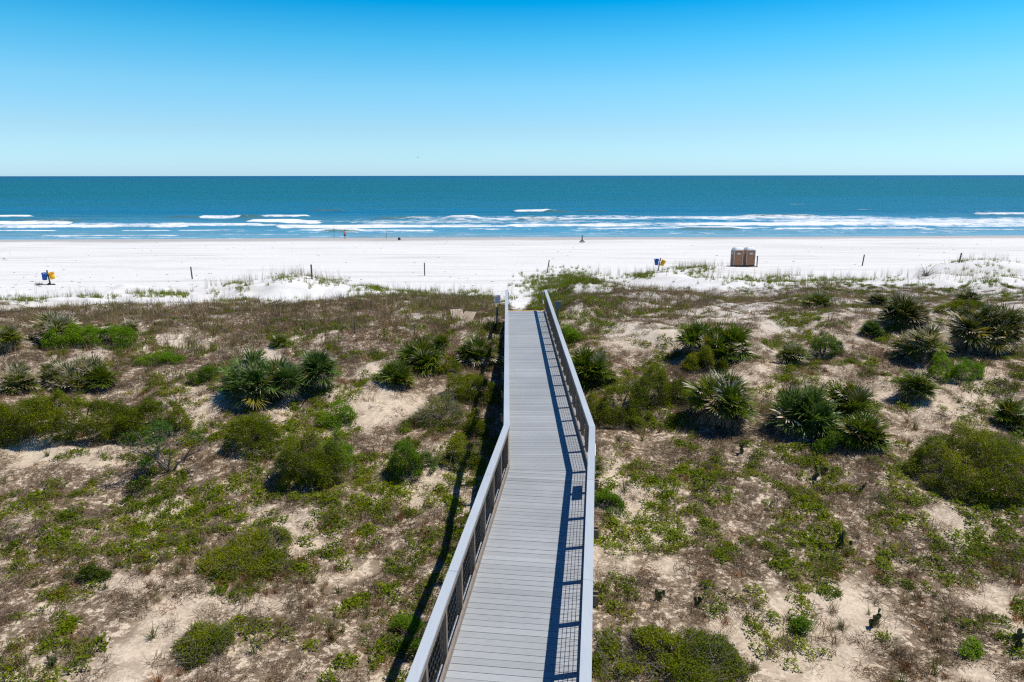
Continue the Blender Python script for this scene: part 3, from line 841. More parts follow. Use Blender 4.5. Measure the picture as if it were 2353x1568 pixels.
PALMS = [
 (112, 795, 120, 82, 'pale', 'palmetto with bleached frond tips rising behind a bright green vine mound'),
 (8, 812, 70, 74, 'yellow', 'yellowish palmetto at the left edge, behind the bleached ones'),
 (291, 770, 46, 36, 'pale', 'small lone palmetto with bleached tips standing in brown grass'),
 (22, 905, 92, 92, 'pale', 'palmetto with pale tips at the left edge, just behind the long green hedge'),
 (138, 905, 165, 78, 'pale', 'wide mostly bleached tan palmetto behind the long green hedge'),
 (224, 900, 72, 64, 'green', 'green palmetto at the right end of the bleached clump behind the hedge'),
 (582, 945, 225, 152, 'blue', 'largest blue-green palmetto clump left of the boardwalk'),
 (722, 910, 115, 118, 'blue', 'blue-green palmetto joined to the right flank of the largest left clump'),
 (638, 800, 48, 34, 'green', 'little palmetto poking up behind the largest left clump'),
 (963, 860, 125, 92, 'green', 'dark green palmetto left of the pale tipped one beside the boardwalk'),
 (1090, 850, 118, 82, 'mixed', 'pale tipped palmetto closest to the left railing'),
 (905, 895, 95, 66, 'green', 'low spreading palmetto in front of the two by the left railing'),
 (1012, 808, 56, 40, 'green', 'small green palmetto crown between the two clumps by the left railing'),
 (1358, 890, 112, 100, 'green', 'palmetto hugging the outside of the right railing'),
 (1648, 850, 172, 115, 'green', 'large dark green palmetto above the round yellow-green bush'),
 (1672, 1003, 165, 148, 'mixed', 'tall palmetto with pale upper tips in front of the olive bushes'),
 (1872, 1022, 185, 135, 'blue', 'broad blue-green palmetto in the big clump on the right'),
 (1968, 972, 140, 105, 'green', 'rear palmetto of the big clump on the right'),
 (2000, 1040, 115, 100, 'green', 'palmetto at the front right corner of the big right clump'),
 (2108, 762, 140, 82, 'dark', 'dark palmetto with silvery tips far up the right slope'),
 (2128, 840, 130, 98, 'pale', 'bleached palmetto between the dark one and the lone one with a long shadow'),
 (2290, 826, 180, 140, 'dark', 'largest dark palmetto clump at the right edge with silvery tips'),
 (2122, 928, 92, 92, 'mixed', 'lone upright palmetto casting its shadow on open sand'),
 (1830, 842, 78, 72, 'pale', 'small bleached palmetto on a bare stem beside a round green bush'),
 (2010, 778, 62, 40, 'blue', 'small blue-green palmetto on the sand below the dark ones'),
 (1882, 712, 78, 34, 'green', 'low grassy green palmetto high on the right slope'),
 (2022, 706, 52, 34, 'dark', 'small brownish palmetto left of the dark one on the right slope'),
 (2340, 1000, 80, 92, 'green', 'green palmetto at the right edge behind the large vine covered mound'),
 (2236, 704, 70, 36, 'dark', 'small dark palmetto just behind the largest dark clump'),
 (1374, 1092, 30, 36, 'pale', 'tiny palmetto tuft touching the outside of the right railing'),
]
for k, (u, v, wp, hp, st_, lab) in enumerate(PALMS):
    palmetto(u, v, wp, hp, st_, lab, 100+k)

# ------------------------------------------------------------------ shrubs
SHC = {'olive': ((.085, .128, .002), (.21, .245, .003)), 'green': ((.060, .145, .005), (.13, .235, .008)), 'bright': ((.13, .26, .005), (.21, .35, .008)),
       'yellow': ((.125, .17, .002), (.255, .275, .005)), 'dark': ((.035, .075, .005), (.07, .115, .007))}
def shrub(u, v, wpx, hpx, style, label, seed, twiggy=.15, open_=False, flat=None, name='shrub', cat='shrub'):
    rs = np.random.default_rng(seed)
    p, mpp = at(u, v); dep = math.atan2(CAMZ-p[2], p[1])
    W = wpx*mpp; hp = hpx*mpp
    if flat is None: flat = .55
    H = hp/(math.cos(dep) + .8/max(flat, .05)*math.sin(dep)*.9)
    H = max(H, .12); Dp = min(max((hp - H*math.cos(dep))/math.sin(dep), .3), W*1.25)
    c = p + np.array([0, Dp*.5, 0]); c[2] = float(terrain(c[0], c[1]))
    root = empty(name, c); tag(root, label, cat, 'shrubs on the dunes')
    ls = min(max(mpp*2.1, .036), .085)                      # leaf length
    k0 = seed*1.7
    nbig = max(5, min(28, int(W*Dp/.5)+4)); nsm = max(10, min(90, int(W*Dp*9)))
    ab = rs.uniform(0, 6.28, nbig); rb = np.sqrt(rs.random(nbig))*.80
    bx, by = rb*np.cos(ab)*W*.5, rb*np.sin(ab)*Dp*.5
    br = np.clip(rs.uniform(.55, 1.05, nbig)*min(W, Dp)*.50*(1.1-.45*rb), .10, .95); bh = H*rs.uniform(.5, 1.08, nbig)*(1-.45*rb**2)
    if W > 2.2*Dp:                                           # a long hedge: mounds side by side along it
        nbig = max(nbig, int(W/Dp*2.6)); bx = np.linspace(-.46, .46, nbig)*W; by = rs.normal(0, .12, nbig)*Dp; rb = np.zeros(nbig)
        br = rs.uniform(.45, .62, nbig)*Dp; bh = H*rs.uniform(.72, 1.05, nbig)
    asm = rs.integers(0, nbig, nsm); a2 = rs.uniform(0, 6.28, nsm); r2 = rs.uniform(.2, 1.12, nsm)
    sx, sy = bx[asm]+br[asm]*r2*np.cos(a2), by[asm]+br[asm]*r2*np.sin(a2)
    sr = np.clip(rs.uniform(.5, 1.2, nsm)*.20*min(1.2, max(W, .5))**.5, .07, .30); shh = bh[asm]*np.sqrt(np.clip(1.3-r2**2, .05, 1))*rs.uniform(.55, 1.2, nsm)
    def dome(px, py):
        """lumpy outline and height of the bush made of many mounds; r >= 1 outside"""
        h = np.zeros_like(px); r_ = np.full_like(px, 2.0)
        for x_, y_, q, hh in zip(bx, by, br, bh):
            d2 = ((px-x_)**2+(py-y_)**2)/q**2
            h = np.maximum(h, hh*np.sqrt(np.clip(1-d2, 0, 1))); r_ = np.minimum(r_, d2)
        for x_, y_, q, hh in zip(sx, sy, sr, shh):
            d2 = ((px-x_)**2+(py-y_)**2)/q**2
            h = np.maximum(h, hh*(.62+.38*np.sqrt(np.clip(1-d2, 0, 1)))*(d2 < 1)); r_ = np.minimum(r_, d2)
        return np.sqrt(r_), h*(.86+.28*vnoise(px*6+k0, py*6, 5))
    dens = (3.9 if not open_ else 1.0)/(ls*ls*.62*.55*7)
    side_ = 1 + 1.3*H/max(min(W, Dp), .2)
    nsp = int(W*Dp*dens*side_*1.15); nsp = min(nsp, 30000)
    px = rs.uniform(-.62, .62, nsp)*W; py = rs.uniform(-.62, .62, nsp)*Dp
    r_, h_ = dome(px, py)
    keep = (r_ < 1) & (rs.random(nsp) < .55+.45*r_)
    px, py, h_, r_ = px[keep], py[keep], h_[keep], r_[keep]
    q_ = rs.random(len(px)); pz = h_*np.where(q_ < .62, rs.uniform(.86, 1.05, len(px)), rs.uniform(.25, .95, len(px))) + (q_ > .94)*rs.uniform(.02, .14, len(px))*min(1, H*1.5)
    S_ = np.stack([px, py, pz], -1)
    gapn = fbm(px*2.6+seed, py*2.6+pz*2, seed % 5, 2)
    S_ = S_[gapn > (.355 if not open_ else .47)]
    S_[:, 2] += terrain(c[0]+S_[:, 0], c[1]+S_[:, 1]) - c[2]
    nl = 7; n = len(S_)
    Pn = np.repeat(S_, nl, 0) + rs.normal(0, ls*1.1, (n*nl, 3))
    Dn = rs.normal(0, 1, (n*nl, 3)); Dn[:, 2] = np.abs(Dn[:, 2])*.5
    side = rs.normal(0, 1, (n*nl, 3)); side[:, 2] *= .28
    Dn = unit(Dn); side = side - Dn*np.sum(side*Dn, 1, keepdims=True)
    V, Q = ribbon(Pn, Dn, ls*rs.uniform(.7, 1.3, n*nl), ls*.6, .2, [.15, 1, .12], side)
    c0, c1 = (np.array(x) for x in SHC[style])
    patch = fbm(S_[:, 0]*1.3+3, S_[:, 1]*1.3, 3, 2)[:, None]
    t = np.clip(np.repeat(patch*1.5-.25, nl, 0) + rs.normal(0, .25, (n*nl, 1)), -.2, 1.3)
    C = np.clip((c0*(1-t)+c1*t)*rs.uniform(.8, 1.2, (n*nl, 1)), .003, 1)
    browns = rs.random(n*nl) < .06; C[browns] = np.array([.20, .13, .05])
    np_mesh('foliage', V, Q, M['leaf'], root, percol(C, 3))
    # branches and dead twigs
    mb = MB(); nb = 7 if W > 1 else 4
    for k in range(nb):
        tx, ty = rs.uniform(-.3, .3)*W, rs.uniform(-.3, .3)*Dp
        tz = float(dome(np.array([tx]), np.array([ty]))[1][0])*.9
        tgt = np.array([tx, ty, tz]); b0 = np.array([tx*(.85 if W > 2.2*Dp else .0), 0, -.04]); b0[2] += float(terrain(c[0]+b0[0], c[1]))-c[2]
        mid = (b0+tgt)/2 + rs.normal(0, .08, 3); mid[2] += .05
        for q_ in (mid, tgt): q_[2] += float(terrain(c[0]+q_[0], c[1]+q_[1]))-c[2]
        mb.tube([b0, mid, tgt], [.03*min(1, H), .02*min(1, H)+.004, .006], 6, c=(.26, .22, .19))
    if W > 2.2*Dp:                                           # one creeping stem ties a long hedge together
        rx = np.linspace(-.30, .30, 9)*W
        mb.tube(np.stack([rx, rx*0, terrain(c[0]+rx, c[1]+rx*0)-c[2]-.03], -1), .04, 6, c=(.26, .22, .19))
    nt_ = int(W*Dp*side_*75*twiggy/.15)
    ex, ey = rs.uniform(-.55, .55, nt_)*W, rs.uniform(-.58, .5, nt_)*Dp
    r_, h_ = dome(ex, ey); k = r_ < 1.08; ex, ey, h_ = ex[k], ey[k], h_[k]; nt_ = len(ex)
    a = np.arctan2(ey, ex) + rs.normal(0, .6, nt_)
    e = np.stack([ex, ey, np.maximum(h_, .03)*rs.uniform(.4, 1.02, nt_)], -1)
    e[:, 2] += terrain(c[0]+e[:, 0], c[1]+e[:, 1]) - c[2]
    d = np.stack([np.cos(a), np.sin(a), rs.uniform(-.1, 1.2, nt_)], -1) + rs.normal(0, .5, (nt_, 3))
    vv, qq = ribbon(e, d, rs.uniform(.12, .40, nt_), max(.006, mpp*.34), rs.normal(.2, .5, nt_), [1, .8, .5, .3], None, rs)
    cc = np.array([.34, .29, .245])*rs.uniform(.6, 1.3, (nt_, 1))
    mb.add(vv, qq, c=percol(cc, 4))
    mb.build('branches', M['twig'], root)
    return root

SHRUBS = [
 (170, 1017, 415, 112, 'olive', 'long low hedge-like green shrub at the left edge in front of the bleached palmettos', .06, None, .62),
 (557, 1052, 145, 102, 'olive', 'rounded olive shrub left of the grey twigged one', .3, None, None),
 (690, 1128, 165, 155, 'olive', 'big rounded shrub with grey dead twigs hanging at its base', .5, None, .8),
 (768, 1082, 85, 98, 'bright', 'bright green leafy shoots growing out of the big grey twigged shrub', .1, None, .9),
 (766, 986, 132, 60, 'bright', 'low bright green mound on sand below the largest left palmetto', .05, None, .4),
 (945, 1112, 105, 118, 'green', 'upright green shrub nearer the left side of the boardwalk shadow', .2, None, .9),
 (1045, 1086, 120, 84, 'yellow', 'yellow-green shrub half covered by the railing shadow', .3, None, .5),
 (1008, 985, 118, 84, 'olive', 'sparse grey-green twiggy shrub left of the railing shadow', 1.2, True, .5),
 (1085, 930, 100, 90, 'olive', 'dense olive bush against the left railing below the pale tipped palmetto', .2, None, .6),
 (1018, 862, 62, 66, 'yellow', 'narrow yellow-green vine between the two palmettos by the left railing', .1, None, .8),
 (1525, 935, 165, 115, 'olive', 'rear of two large olive bushes right of the boardwalk', .22, None, .7),
 (1430, 982, 175, 118, 'olive', 'front of two large olive bushes, nearest the right railing', .18, None, .7),
 (1630, 862, 92, 66, 'yellow', 'round yellow-green bush in front of the large dark green palmetto', .2, None, .8),
 (2322, 1150, 310, 178, 'yellow', 'large vine covered mound with pale trailing stems at the right edge', .55, None, .36),
 (530, 1330, 160, 120, 'yellow', 'low yellow-olive shrub in the middle of the left foreground', .6, None, .16),
 (440, 1530, 105, 100, 'olive', 'small olive shrub near the bottom left with brown dead stems around it', .9, None, .22),
 (1560, 1600, 300, 170, 'olive', 'wide grey and olive shrub at the bottom edge right of the boardwalk', .9, None, .25),
 (1900, 828, 88, 64, 'green', 'round dark green bush beside the small bleached palmetto', .2, None, .8),
 (2208, 880, 112, 70, 'bright', 'bright green bush left of the sand below the largest dark palmetto', .15, None, .5),
 (190, 800, 165, 52, 'bright', 'bright green vine mound in front of the far left palmetto', .05, None, .5),
 (1925, 1042, 120, 70, 'green', 'leafy vine filling the foot of the big right palmetto clump', .1, None, .6),
 (212, 1338, 66, 44, 'dark', 'small dark green bush alone in the left foreground', .1, None, .6),
 (2240, 1512, 105, 52, 'bright', 'bright green low mound near the bottom right corner', .03, None, .4),
 (1846, 1462, 52, 46, 'green', 'small leafy green plant on sand in the right foreground', .05, None, .6),
 (470, 885, 75, 46, 'green', 'low green bush left of the largest left palmetto', .2, None, .5),
 (2218, 716, 92, 26, 'yellow', 'flat yellow-green mound left of the small dark palmetto on the right slope', .1, None, .4),
 (1138, 768, 46, 30, 'dark', 'dark green bush in shade under the end of the left railing', .1, None, .6),
 (360, 840, 90, 26, 'bright', 'flat bright patch of vine in the brown grass on the left', .1, None, .3),
 (1095, 1010, 50, 80, 'olive', 'narrow strip of leafy growth beside the left railing at the bend', .2, None, .5),
 (1400, 1190, 66, 80, 'green', 'leafy green growth against the outside of the right railing past the bend', .1, None, .4),
 (930, 1510, 110, 110, 'green', 'broad leafy patch lying under the long railing shadow at the bottom', .1, None, .25),
 (1310, 790, 46, 50, 'bright', 'bright green bush outside the far part of the right railing', .05, None, .5),
]
for k, (u, v, wp, hp, st_, lab, tw, op, fl) in enumerate(SHRUBS):
    shrub(u, v, wp, hp, st_, lab, 300+k, tw, bool(op), fl)

# an open little tree with separate limbs
def small_tree(u, v, wpx, hpx, label, seed):
    rs = np.random.default_rng(seed); p, mpp = at(u, v)
    W, H = wpx*mpp, hpx*mpp*.95
    root = empty('small_tree', p); tag(root, label, 'tree', 'shrubs on the dunes')
    mb = MB(); tips = []
    def grow(b0, d, L, r, lev):
        d = d/np.linalg.norm(d); mid = b0 + d*L*.5 + rs.normal(0, .04*L, 3); e = b0 + d*L + rs.normal(0, .06*L, 3)
        mb.tube([b0, mid, e], [r, r*.8, r*.6], 6, c=(.24, .20, .17))
        if lev == 0: tips.append(e); return
        for _ in range(rs.integers(2, 4)):
            grow(e, d + rs.normal(0, .65, 3)*np.array([1, 1, .5]) + np.array([0, 0, .15]), L*rs.uniform(.62, .85), r*.6, lev-1)
    for a in rs.uniform(0, 6.28, 6):
        grow(np.array([0, 0, -.08]), np.array([math.cos(a)*.9*W/H, math.sin(a)*.6, 1.0]), H*.38, .035, 3)
    T = np.array(tips); T = T[np.abs(T[:, 0]) < W*.6]
    mb.build('trunk', M['twig'], root)
    nl = 26; n = len(T); ls = .065
    Pn = np.repeat(T, nl, 0) + rs.normal(0, .095, (n*nl, 3))
    V, Q = ribbon(Pn, rs.normal(0, 1, (n*nl, 3))*[1, 1, .5], ls*rs.uniform(.7, 1.3, n*nl), ls*.6, .2, [.2, 1, .12], rs.normal(0, 1, (n*nl, 3))*[1, 1, .3], rs)
    C = np.array([.06, .135, .016])*rs.uniform(.6, 1.5, (n*nl, 1))
    np_mesh('crown', V, Q, M['leaf'], root, percol(C, 3))
small_tree(395, 1082, 135, 140, 'small open branched tree with glossy green leaves casting shade on sand, left foreground', 61)

# dead bush by the beach
def dead_bush(u, v, wpx, hpx, label, seed):
    rs = np.random.default_rng(seed); p, mpp = at(u, v); W, H = wpx*mpp, hpx*mpp
    mb = MB()
    n = 90; a = rs.uniform(0, 6.28, n)
    vv, qq = ribbon(np.zeros((n, 3))+rs.normal(0, .15, (n, 3))*[1, 1, .1], np.stack([np.cos(a), np.sin(a)*.6, rs.uniform(.2, 1, n)], -1), rs.uniform(.4, 1, n)*W*.6, .022, .5, [1, .8, .5, .2], None, rs)
    mb.add(vv, qq, c=percol(np.array([.22, .18, .16])*rs.uniform(.6, 1.3, (n, 1)), 4))
    for k in range(3):
        a = k*2.1; mb.tube([[0, 0, -.1], [math.cos(a)*.3, math.sin(a)*.3, .35*H], [math.cos(a)*W*.3, math.sin(a)*.5, .7*H]], [.03, .02, .01], 6, c=(.2, .17, .15))
    o = mb.build('dead_bush', M['twig'], None, loc=p); tag(o, label, 'bush')
dead_bush(2128, 634, 70, 38, 'bare leafless bush on white sand beside the far right dune', 71)

# prickly pears
def cactus(u, v, npad, s, label, seed):
    rs = np.random.default_rng(seed); p, mpp = at(u, v)
    mb = MB()
    base = [(np.array([rs.normal(0, .03), rs.normal(0, .025), .0]), 0) for _ in range(max(1, npad//3))]
    th = np.linspace(0, 2*np.pi, 10, endpoint=False)
    while npad > 0:
        b0, lev = base[rs.integers(0, len(base))]
        h = s*rs.uniform(.8, 1.2)*(1-.12*lev); wd = h*.62
        yaw = rs.uniform(0, 3.14); lean = rs.normal(0, .35); 
        up = np.array([math.sin(lean)*math.cos(yaw), math.sin(lean)*math.sin(yaw), math.cos(lean)])
        sd = unit(np.cross(up, np.array([math.sin(yaw), -math.cos(yaw), .1]))); nn = np.cross(sd, up)
        V = []; rings = [(-.5, .30), (-.42, .55), (-.25, .82), (0, 1.0), (.22, .98), (.40, .70), (.5, .25)]
        for q_, r_ in rings:
            V.append(b0 + up*(q_+.5)*h + np.cos(th)[:, None]*sd*wd/2*r_ + np.sin(th)[:, None]*nn*h*.06*r_**.5)
        V = np.concatenate(V + [[b0+up*h*1.01]]); m_ = len(rings)
        Q = [[i*10+j, i*10+(j+1) % 10, (i+1)*10+(j+1) % 10, (i+1)*10+j] for i in range(m_-1) for j in range(10)]
        T = [[(m_-1)*10+j, (m_-1)*10+(j+1) % 10, m_*10] for j in range(10)]
        mb.add(V, Q, T, c=np.array([.085, .105, .035])*rs.uniform(.45, 1.25))
        if lev < 3: base.append((b0+up*h*.93 + sd*rs.normal(0, .05), lev+1))
        npad -= 1
    o = mb.build('prickly_pear', M['cactus'], None, True, loc=p); tag(o, label, 'cactus', 'prickly pears on the dunes')
for k, (u, v, n, s, lab) in enumerate([
    (118, 1530, 4, .26, 'prickly pear cactus in rusty dead stems near the bottom left corner'),
    (1512, 1380, 7, .20, 'prickly pear with one tall dark pad above the bottom edge shrub'),
    (1424, 1508, 4, .20, 'prickly pear beside the grey bottom shrub, nearer the right railing'),
    (1466, 1500, 3, .18, 'prickly pear of few pads behind the grey bottom shrub'),
    (1702, 1042, 5, .24, 'prickly pear on shaded sand at the foot of the tall pale tipped palmetto'),
    (1870, 1098, 8, .28, 'tall prickly pear in front of the big right palmetto clump'),
    (1974, 1134, 4, .24, 'two eared prickly pear right of the tall cactus'),
    (1934, 1258, 13, .24, 'largest brownish prickly pear clump in the right foreground'),
    (2004, 1440, 9, .24, 'prickly pear with one pale green pad near the small leafy plant, lower right'),
    (2340, 1492, 8, .30, 'prickly pear at the right edge by the bright low mound'),
    (2268, 1085, 3, .2, 'prickly pear pads under the large vine covered mound'),
    (1600, 1392, 4, .2, 'low prickly pear lying on litter, right of the tall padded one')]):
    cactus(u, v, int(n*1.7), s*.66, lab, 500+k)

# ------------------------------------------------------------------ ground cover, grass and litter (uncountable)
def tmpl_clump(rs, n, rad, h, ls, c0, c1):
    a = rs.uniform(0, 6.28, n); r = np.sqrt(rs.random(n))*rad*(1+.3*np.sin(3*a))
    P = np.stack([r*np.cos(a), r*np.sin(a), h*(1-(r/rad/1.3)**2)*rs.uniform(.2, 1, n)], -1)
    D = rs.normal(0, 1, (n, 3)); D[:, 2] = np.abs(D[:, 2])*.35
    sd = rs.normal(0, 1, (n, 3)); sd[:, 2] *= .22
    V, Q = ribbon(P, D, ls*rs.uniform(.7, 1.4, n), ls*.62, .3, [.2, 1, .15], sd, rs)
    t = rs.random((n, 1)); return V, Q, percol(np.array(c0)*(1-t)+np.array(c1)*t, 3)
def tmpl_grass(rs, n, rad, h, w, spread, droop, c0, c1):
    a = rs.uniform(0, 6.28, n); r = np.sqrt(rs.random(n))*rad
    P = np.stack([r*np.cos(a), r*np.sin(a), np.full(n, -.02)], -1)
    b_ = rs.uniform(0, 6.28, n); s = np.abs(rs.normal(0, spread, n))
    D = np.stack([np.cos(b_)*s, np.sin(b_)*s, np.ones(n)], -1)
    V, Q = ribbon(P, D, h*rs.uniform(.45, 1.1, n), w, droop*rs.uniform(.4, 1.5, n), [1, .8, .5, .15], None, rs)
    t = rs.random((n, 1)); return V, Q, percol(np.array(c0)*(1-t)+np.array(c1)*t, 4)
def tmpl_twigs(rs, n, rad, h, L, w, c0, c1):
    a = rs.uniform(0, 6.28, n); r = np.sqrt(rs.random(n))*rad
    P = np.stack([r*np.cos(a), r*np.sin(a), h*rs.random(n)**1.5*(1-(r/rad)**2*.6)], -1)
    D = rs.normal(0, 1, (n, 3)); D[:, 2] *= .22
    V, Q = ribbon(P, D, L*rs.uniform(.4, 1.2, n), w, rs.normal(.1, .5, n), [1, .8, .4], None, rs)
    t = rs.random((n, 1)); return V, Q, percol(np.array(c0)*(1-t)+np.array(c1)*t, 3)

def field(n, y0, y1, rs, wide=1.34):
    """n places spread evenly over the dunes"""
    n = int(n*1.2)
    y = np.sqrt(rs.uniform(y0*y0, y1*y1, n)); x = rs.uniform(-1, 1, n)*(3+.80*wide*y)
    z = terrain(x, y); u, v, d = project(np.stack([x, y, z], -1))
    o, t = board_off(x, y)
    ok = ~((np.abs(o) < 1.12) & (t < T_END+.3))
    ok &= v > vegline(u)
    return x[ok], y[ok], z[ok], u[ok], v[ok], d[ok]/F, o[ok]

rs = np.random.default_rng(21)
# green trailing ground cover
x, y, z, u, v, mpp, o = field(150000, 5, 62, rs)
g = gsample(GREEN, u, v); nz = fbm(x*.9+11, y*.9+4, 2, 3); n2 = fbm(x*3.1, y*3.1+9, 6, 2)
edge = 1.25*np.exp(-((np.abs(o)-1.6)/.5)**2)*(y < 24)*.5
thr = .675 - .47*np.clip(g+edge*.4 - .08*smooth(1300, 1450, v), 0, 1.0)
pr = smooth(thr-.03, thr+.04, nz)*smooth(.36, .56, n2+.14*g)*(1-.85*clear_mask(u, v))
sel = rs.random(len(x)) < pr*.70
ps_ = np.stack([x, y, z], -1)[sel]
temps = [tmpl_clump(rs, 60, .16, .13, .055, (.095, .150, .002), (.215, .270, .004)) for _ in range(4)] + [tmpl_clump(rs, 50, .15, .10, .05, (.15, .18, .002), (.29, .295, .004)) for _ in range(2)]
sc = rs.uniform(.7, 1.35, len(ps_))
hue = np.where((fbm(ps_[:, 0]*.5, ps_[:, 1]*.5, 7, 2) > .55)[:, None], np.array([.75, .8, .8]), np.array([1.0, 1.0, 1.0]))
V, Q, C = scatter(temps, ps_, sc, rs, .15, None, hue)
o_ = np_mesh('ground_cover', V, Q, M['leaf'], None, C); tag(o_, 'low green trailing plants creeping over the dune sand', 'ground cover', kind='stuff')
print('ground cover', len(ps_))
# grey brown dead stalks
x, y, z, u, v, mpp, o = field(80000, 5, 60, rs)
ld_ = litter_density(x, y, z); n2 = fbm(x*2.3+8, y*2.3, 5, 2)
sel = rs.random(len(x)) < ld_*smooth(.28, .50, n2)*.84
ps_ = np.stack([x, y, z], -1)[sel]
temps = [tmpl_twigs(rs, 52, .27, .10, .17, .0085, (.085, .062, .045), (.32, .235, .16)) for _ in range(5)] + [tmpl_twigs(rs, 44, .24, .07, .14, .009, (.17, .125, .085), (.42, .32, .22)) for _ in range(2)] + [tmpl_twigs(rs, 40, .22, .08, .12, .010, (.17, .075, .025), (.38, .20, .085)) for _ in range(2)] + [tmpl_grass(rs, 46, .20, .26, .008, 1.0, .9, (.13, .095, .065), (.36, .27, .18)) for _ in range(3)]
V, Q, C = scatter(temps, ps_, rs.uniform(.7, 1.4, len(ps_)), rs, .2)
o_ = np_mesh('leaf_litter', V, Q, M['dry'], None, C); tag(o_, 'grey brown dead stalks and twigs matted over the dune sand', 'litter', kind='stuff')
print('litter', len(ps_))
# rusty bunch grass in the foreground
x, y, z, u, v, mpp, o = field(16000, 5, 34, rs)
n2 = fbm(x*.7+2, y*.7+8, 3, 3)
pr = smooth(.46, .62, n2)*(1-clear_mask(u, v)*.7)*(.22+.78*smooth(1200, 1340, v))*np.where(u < 1100, 1.0, .6)
sel = rs.random(len(x)) < pr*.62
ps_ = np.stack([x, y, z], -1)[sel]
temps = [tmpl_grass(rs, 46, .07, .30, .009, .7, 1.3, (.18, .075, .022), (.40, .20, .085)) for _ in range(3)] + [tmpl_grass(rs, 46, .07, .34, .009, .6, 1.1, (.20, .16, .09), (.40, .32, .20)) for _ in range(3)] + [tmpl_grass(rs, 40, .06, .36, .010, .5, 1.0, (.10, .13, .02), (.24, .24, .07)) for _ in range(2)]
V, Q, C = scatter(temps, ps_, rs.uniform(.6, 1.25, len(ps_)), rs, .2)
o_ = np_mesh('bunch_grass', V, Q, M['dry'], None, C); tag(o_, 'rusty and straw coloured bunch grass dotted over the near sand', 'grass', kind='stuff')
print('bunch', len(ps_))
# tall brown dune grass
x, y, z, u, v, mpp, o = field(60000, 14, 68, rs)
g = gsample(GRASS, u, v)*(1-.3*smooth(1330, 1500, u)); n2 = fbm(x*.6, y*.6+3, 4, 3)
pr = smooth(.02, .75, g)*smooth(.36-.3*g, .58-.22*g, n2)*(1-.93*clear_mask(u, v))*smooth(0, 10, v-vegline(u))*(1-.8*np.exp(-((u-1285)/85)**2-((v-662)/34)**2))
sel = rs.random(len(x)) < pr*.50
ps_ = np.stack([x, y, z], -1)[sel]
temps = [tmpl_grass(rs, 18, .30, .52, .020, .55, .9, (.20, .14, .08), (.50, .37, .23)) for _ in range(5)] + [tmpl_grass(rs, 16, .28, .46, .020, .6, .9, (.17, .17, .045), (.32, .28, .10)) for _ in range(2)] + [tmpl_grass(rs, 9, .2, .8, .018, .3, .5, (.17, .12, .07), (.36, .27, .17)) for _ in range(2)]
V, Q, C = scatter(temps, ps_, rs.uniform(.6, 1.2, len(ps_)), rs, .2)
o_ = np_mesh('dune_grass', V, Q, M['dry'], None, C); tag(o_, 'tall dry brown dune grass standing along the crest of the dunes', 'grass', kind='stuff')
print('dune grass', len(ps_))
# green grass strips on the seaward crest
GG = [(410, 676, 100, 7, .9), (230, 684, 60, 5, .6), (545, 662, 30, 10, .6), (970, 678, 150, 8, .8), (1110, 690, 60, 8, .7), (850, 668, 40, 8, .8), (1300, 655, 85, 26, 1.3), (1250, 690, 30, 26, 1.2), (1360, 650, 60, 14, .5),
      (1480, 636, 42, 6, .9), (1590, 622, 50, 10, .6), (1690, 640, 90, 8, .25), (1800, 644, 60, 8, .3), (2240, 606, 80, 10, .35), (2300, 625, 60, 12, .2), (2210, 622, 40, 12, .25), (680, 642, 50, 7, .5), (750, 650, 40, 8, .4), (680, 670, 70, 16, .10), (1310, 770, 40, 40, .9), (1340, 725, 50, 20, .5),
      (1250, 850, 1, 1, 0), (2290, 652, 60, 8, .6), (1900, 650, 200, 8, .35), (560, 700, 60, 10, .3), (430, 790, 60, 20, .3), (520, 830, 60, 15, .3), (1770, 640, 60, 6, .3), (60, 690, 60, 8, .4)]
y = np.sqrt(rs.uniform(30**2, 90**2, 90000)); x = rs.uniform(-1, 1, 90000)*(2+.82*y); z = terrain(x, y)
u, v, d = project(np.stack([x, y, z], -1)); oo, tt = board_off(x, y)
pr = np.zeros(len(x))
for a, b_, c_, d_, s_ in GG: pr = np.maximum(pr, s_*np.exp(-(((u-a)/c_)**2+((v-b_)/d_)**2)**1.5))
pr *= smooth(.30, .6, fbm(x*.9, y*.9, 1, 2))*~((np.abs(oo) < 1.15) & (tt < T_END+.4))
sel = rs.random(len(x)) < pr*.95
ps_ = np.stack([x, y, z], -1)[sel]
temps = [tmpl_grass(rs, 20, .18, .42, .026, .45, .6, (.13, .20, .008), (.25, .31, .02)) for _ in range(4)] + [tmpl_grass(rs, 14, .16, .55, .020, .3, .5, (.17, .17, .05), (.30, .27, .10)) for _ in range(2)]
V, Q, C = scatter(temps, ps_, rs.uniform(.55, 1.15, len(ps_)), rs, .15)
o_ = np_mesh('crest_grass', V, Q, M['leaf'], None, C); tag(o_, 'fresh green grass in strips along the white crest of the dunes', 'grass', kind='stuff')
print('crest', len(ps_))
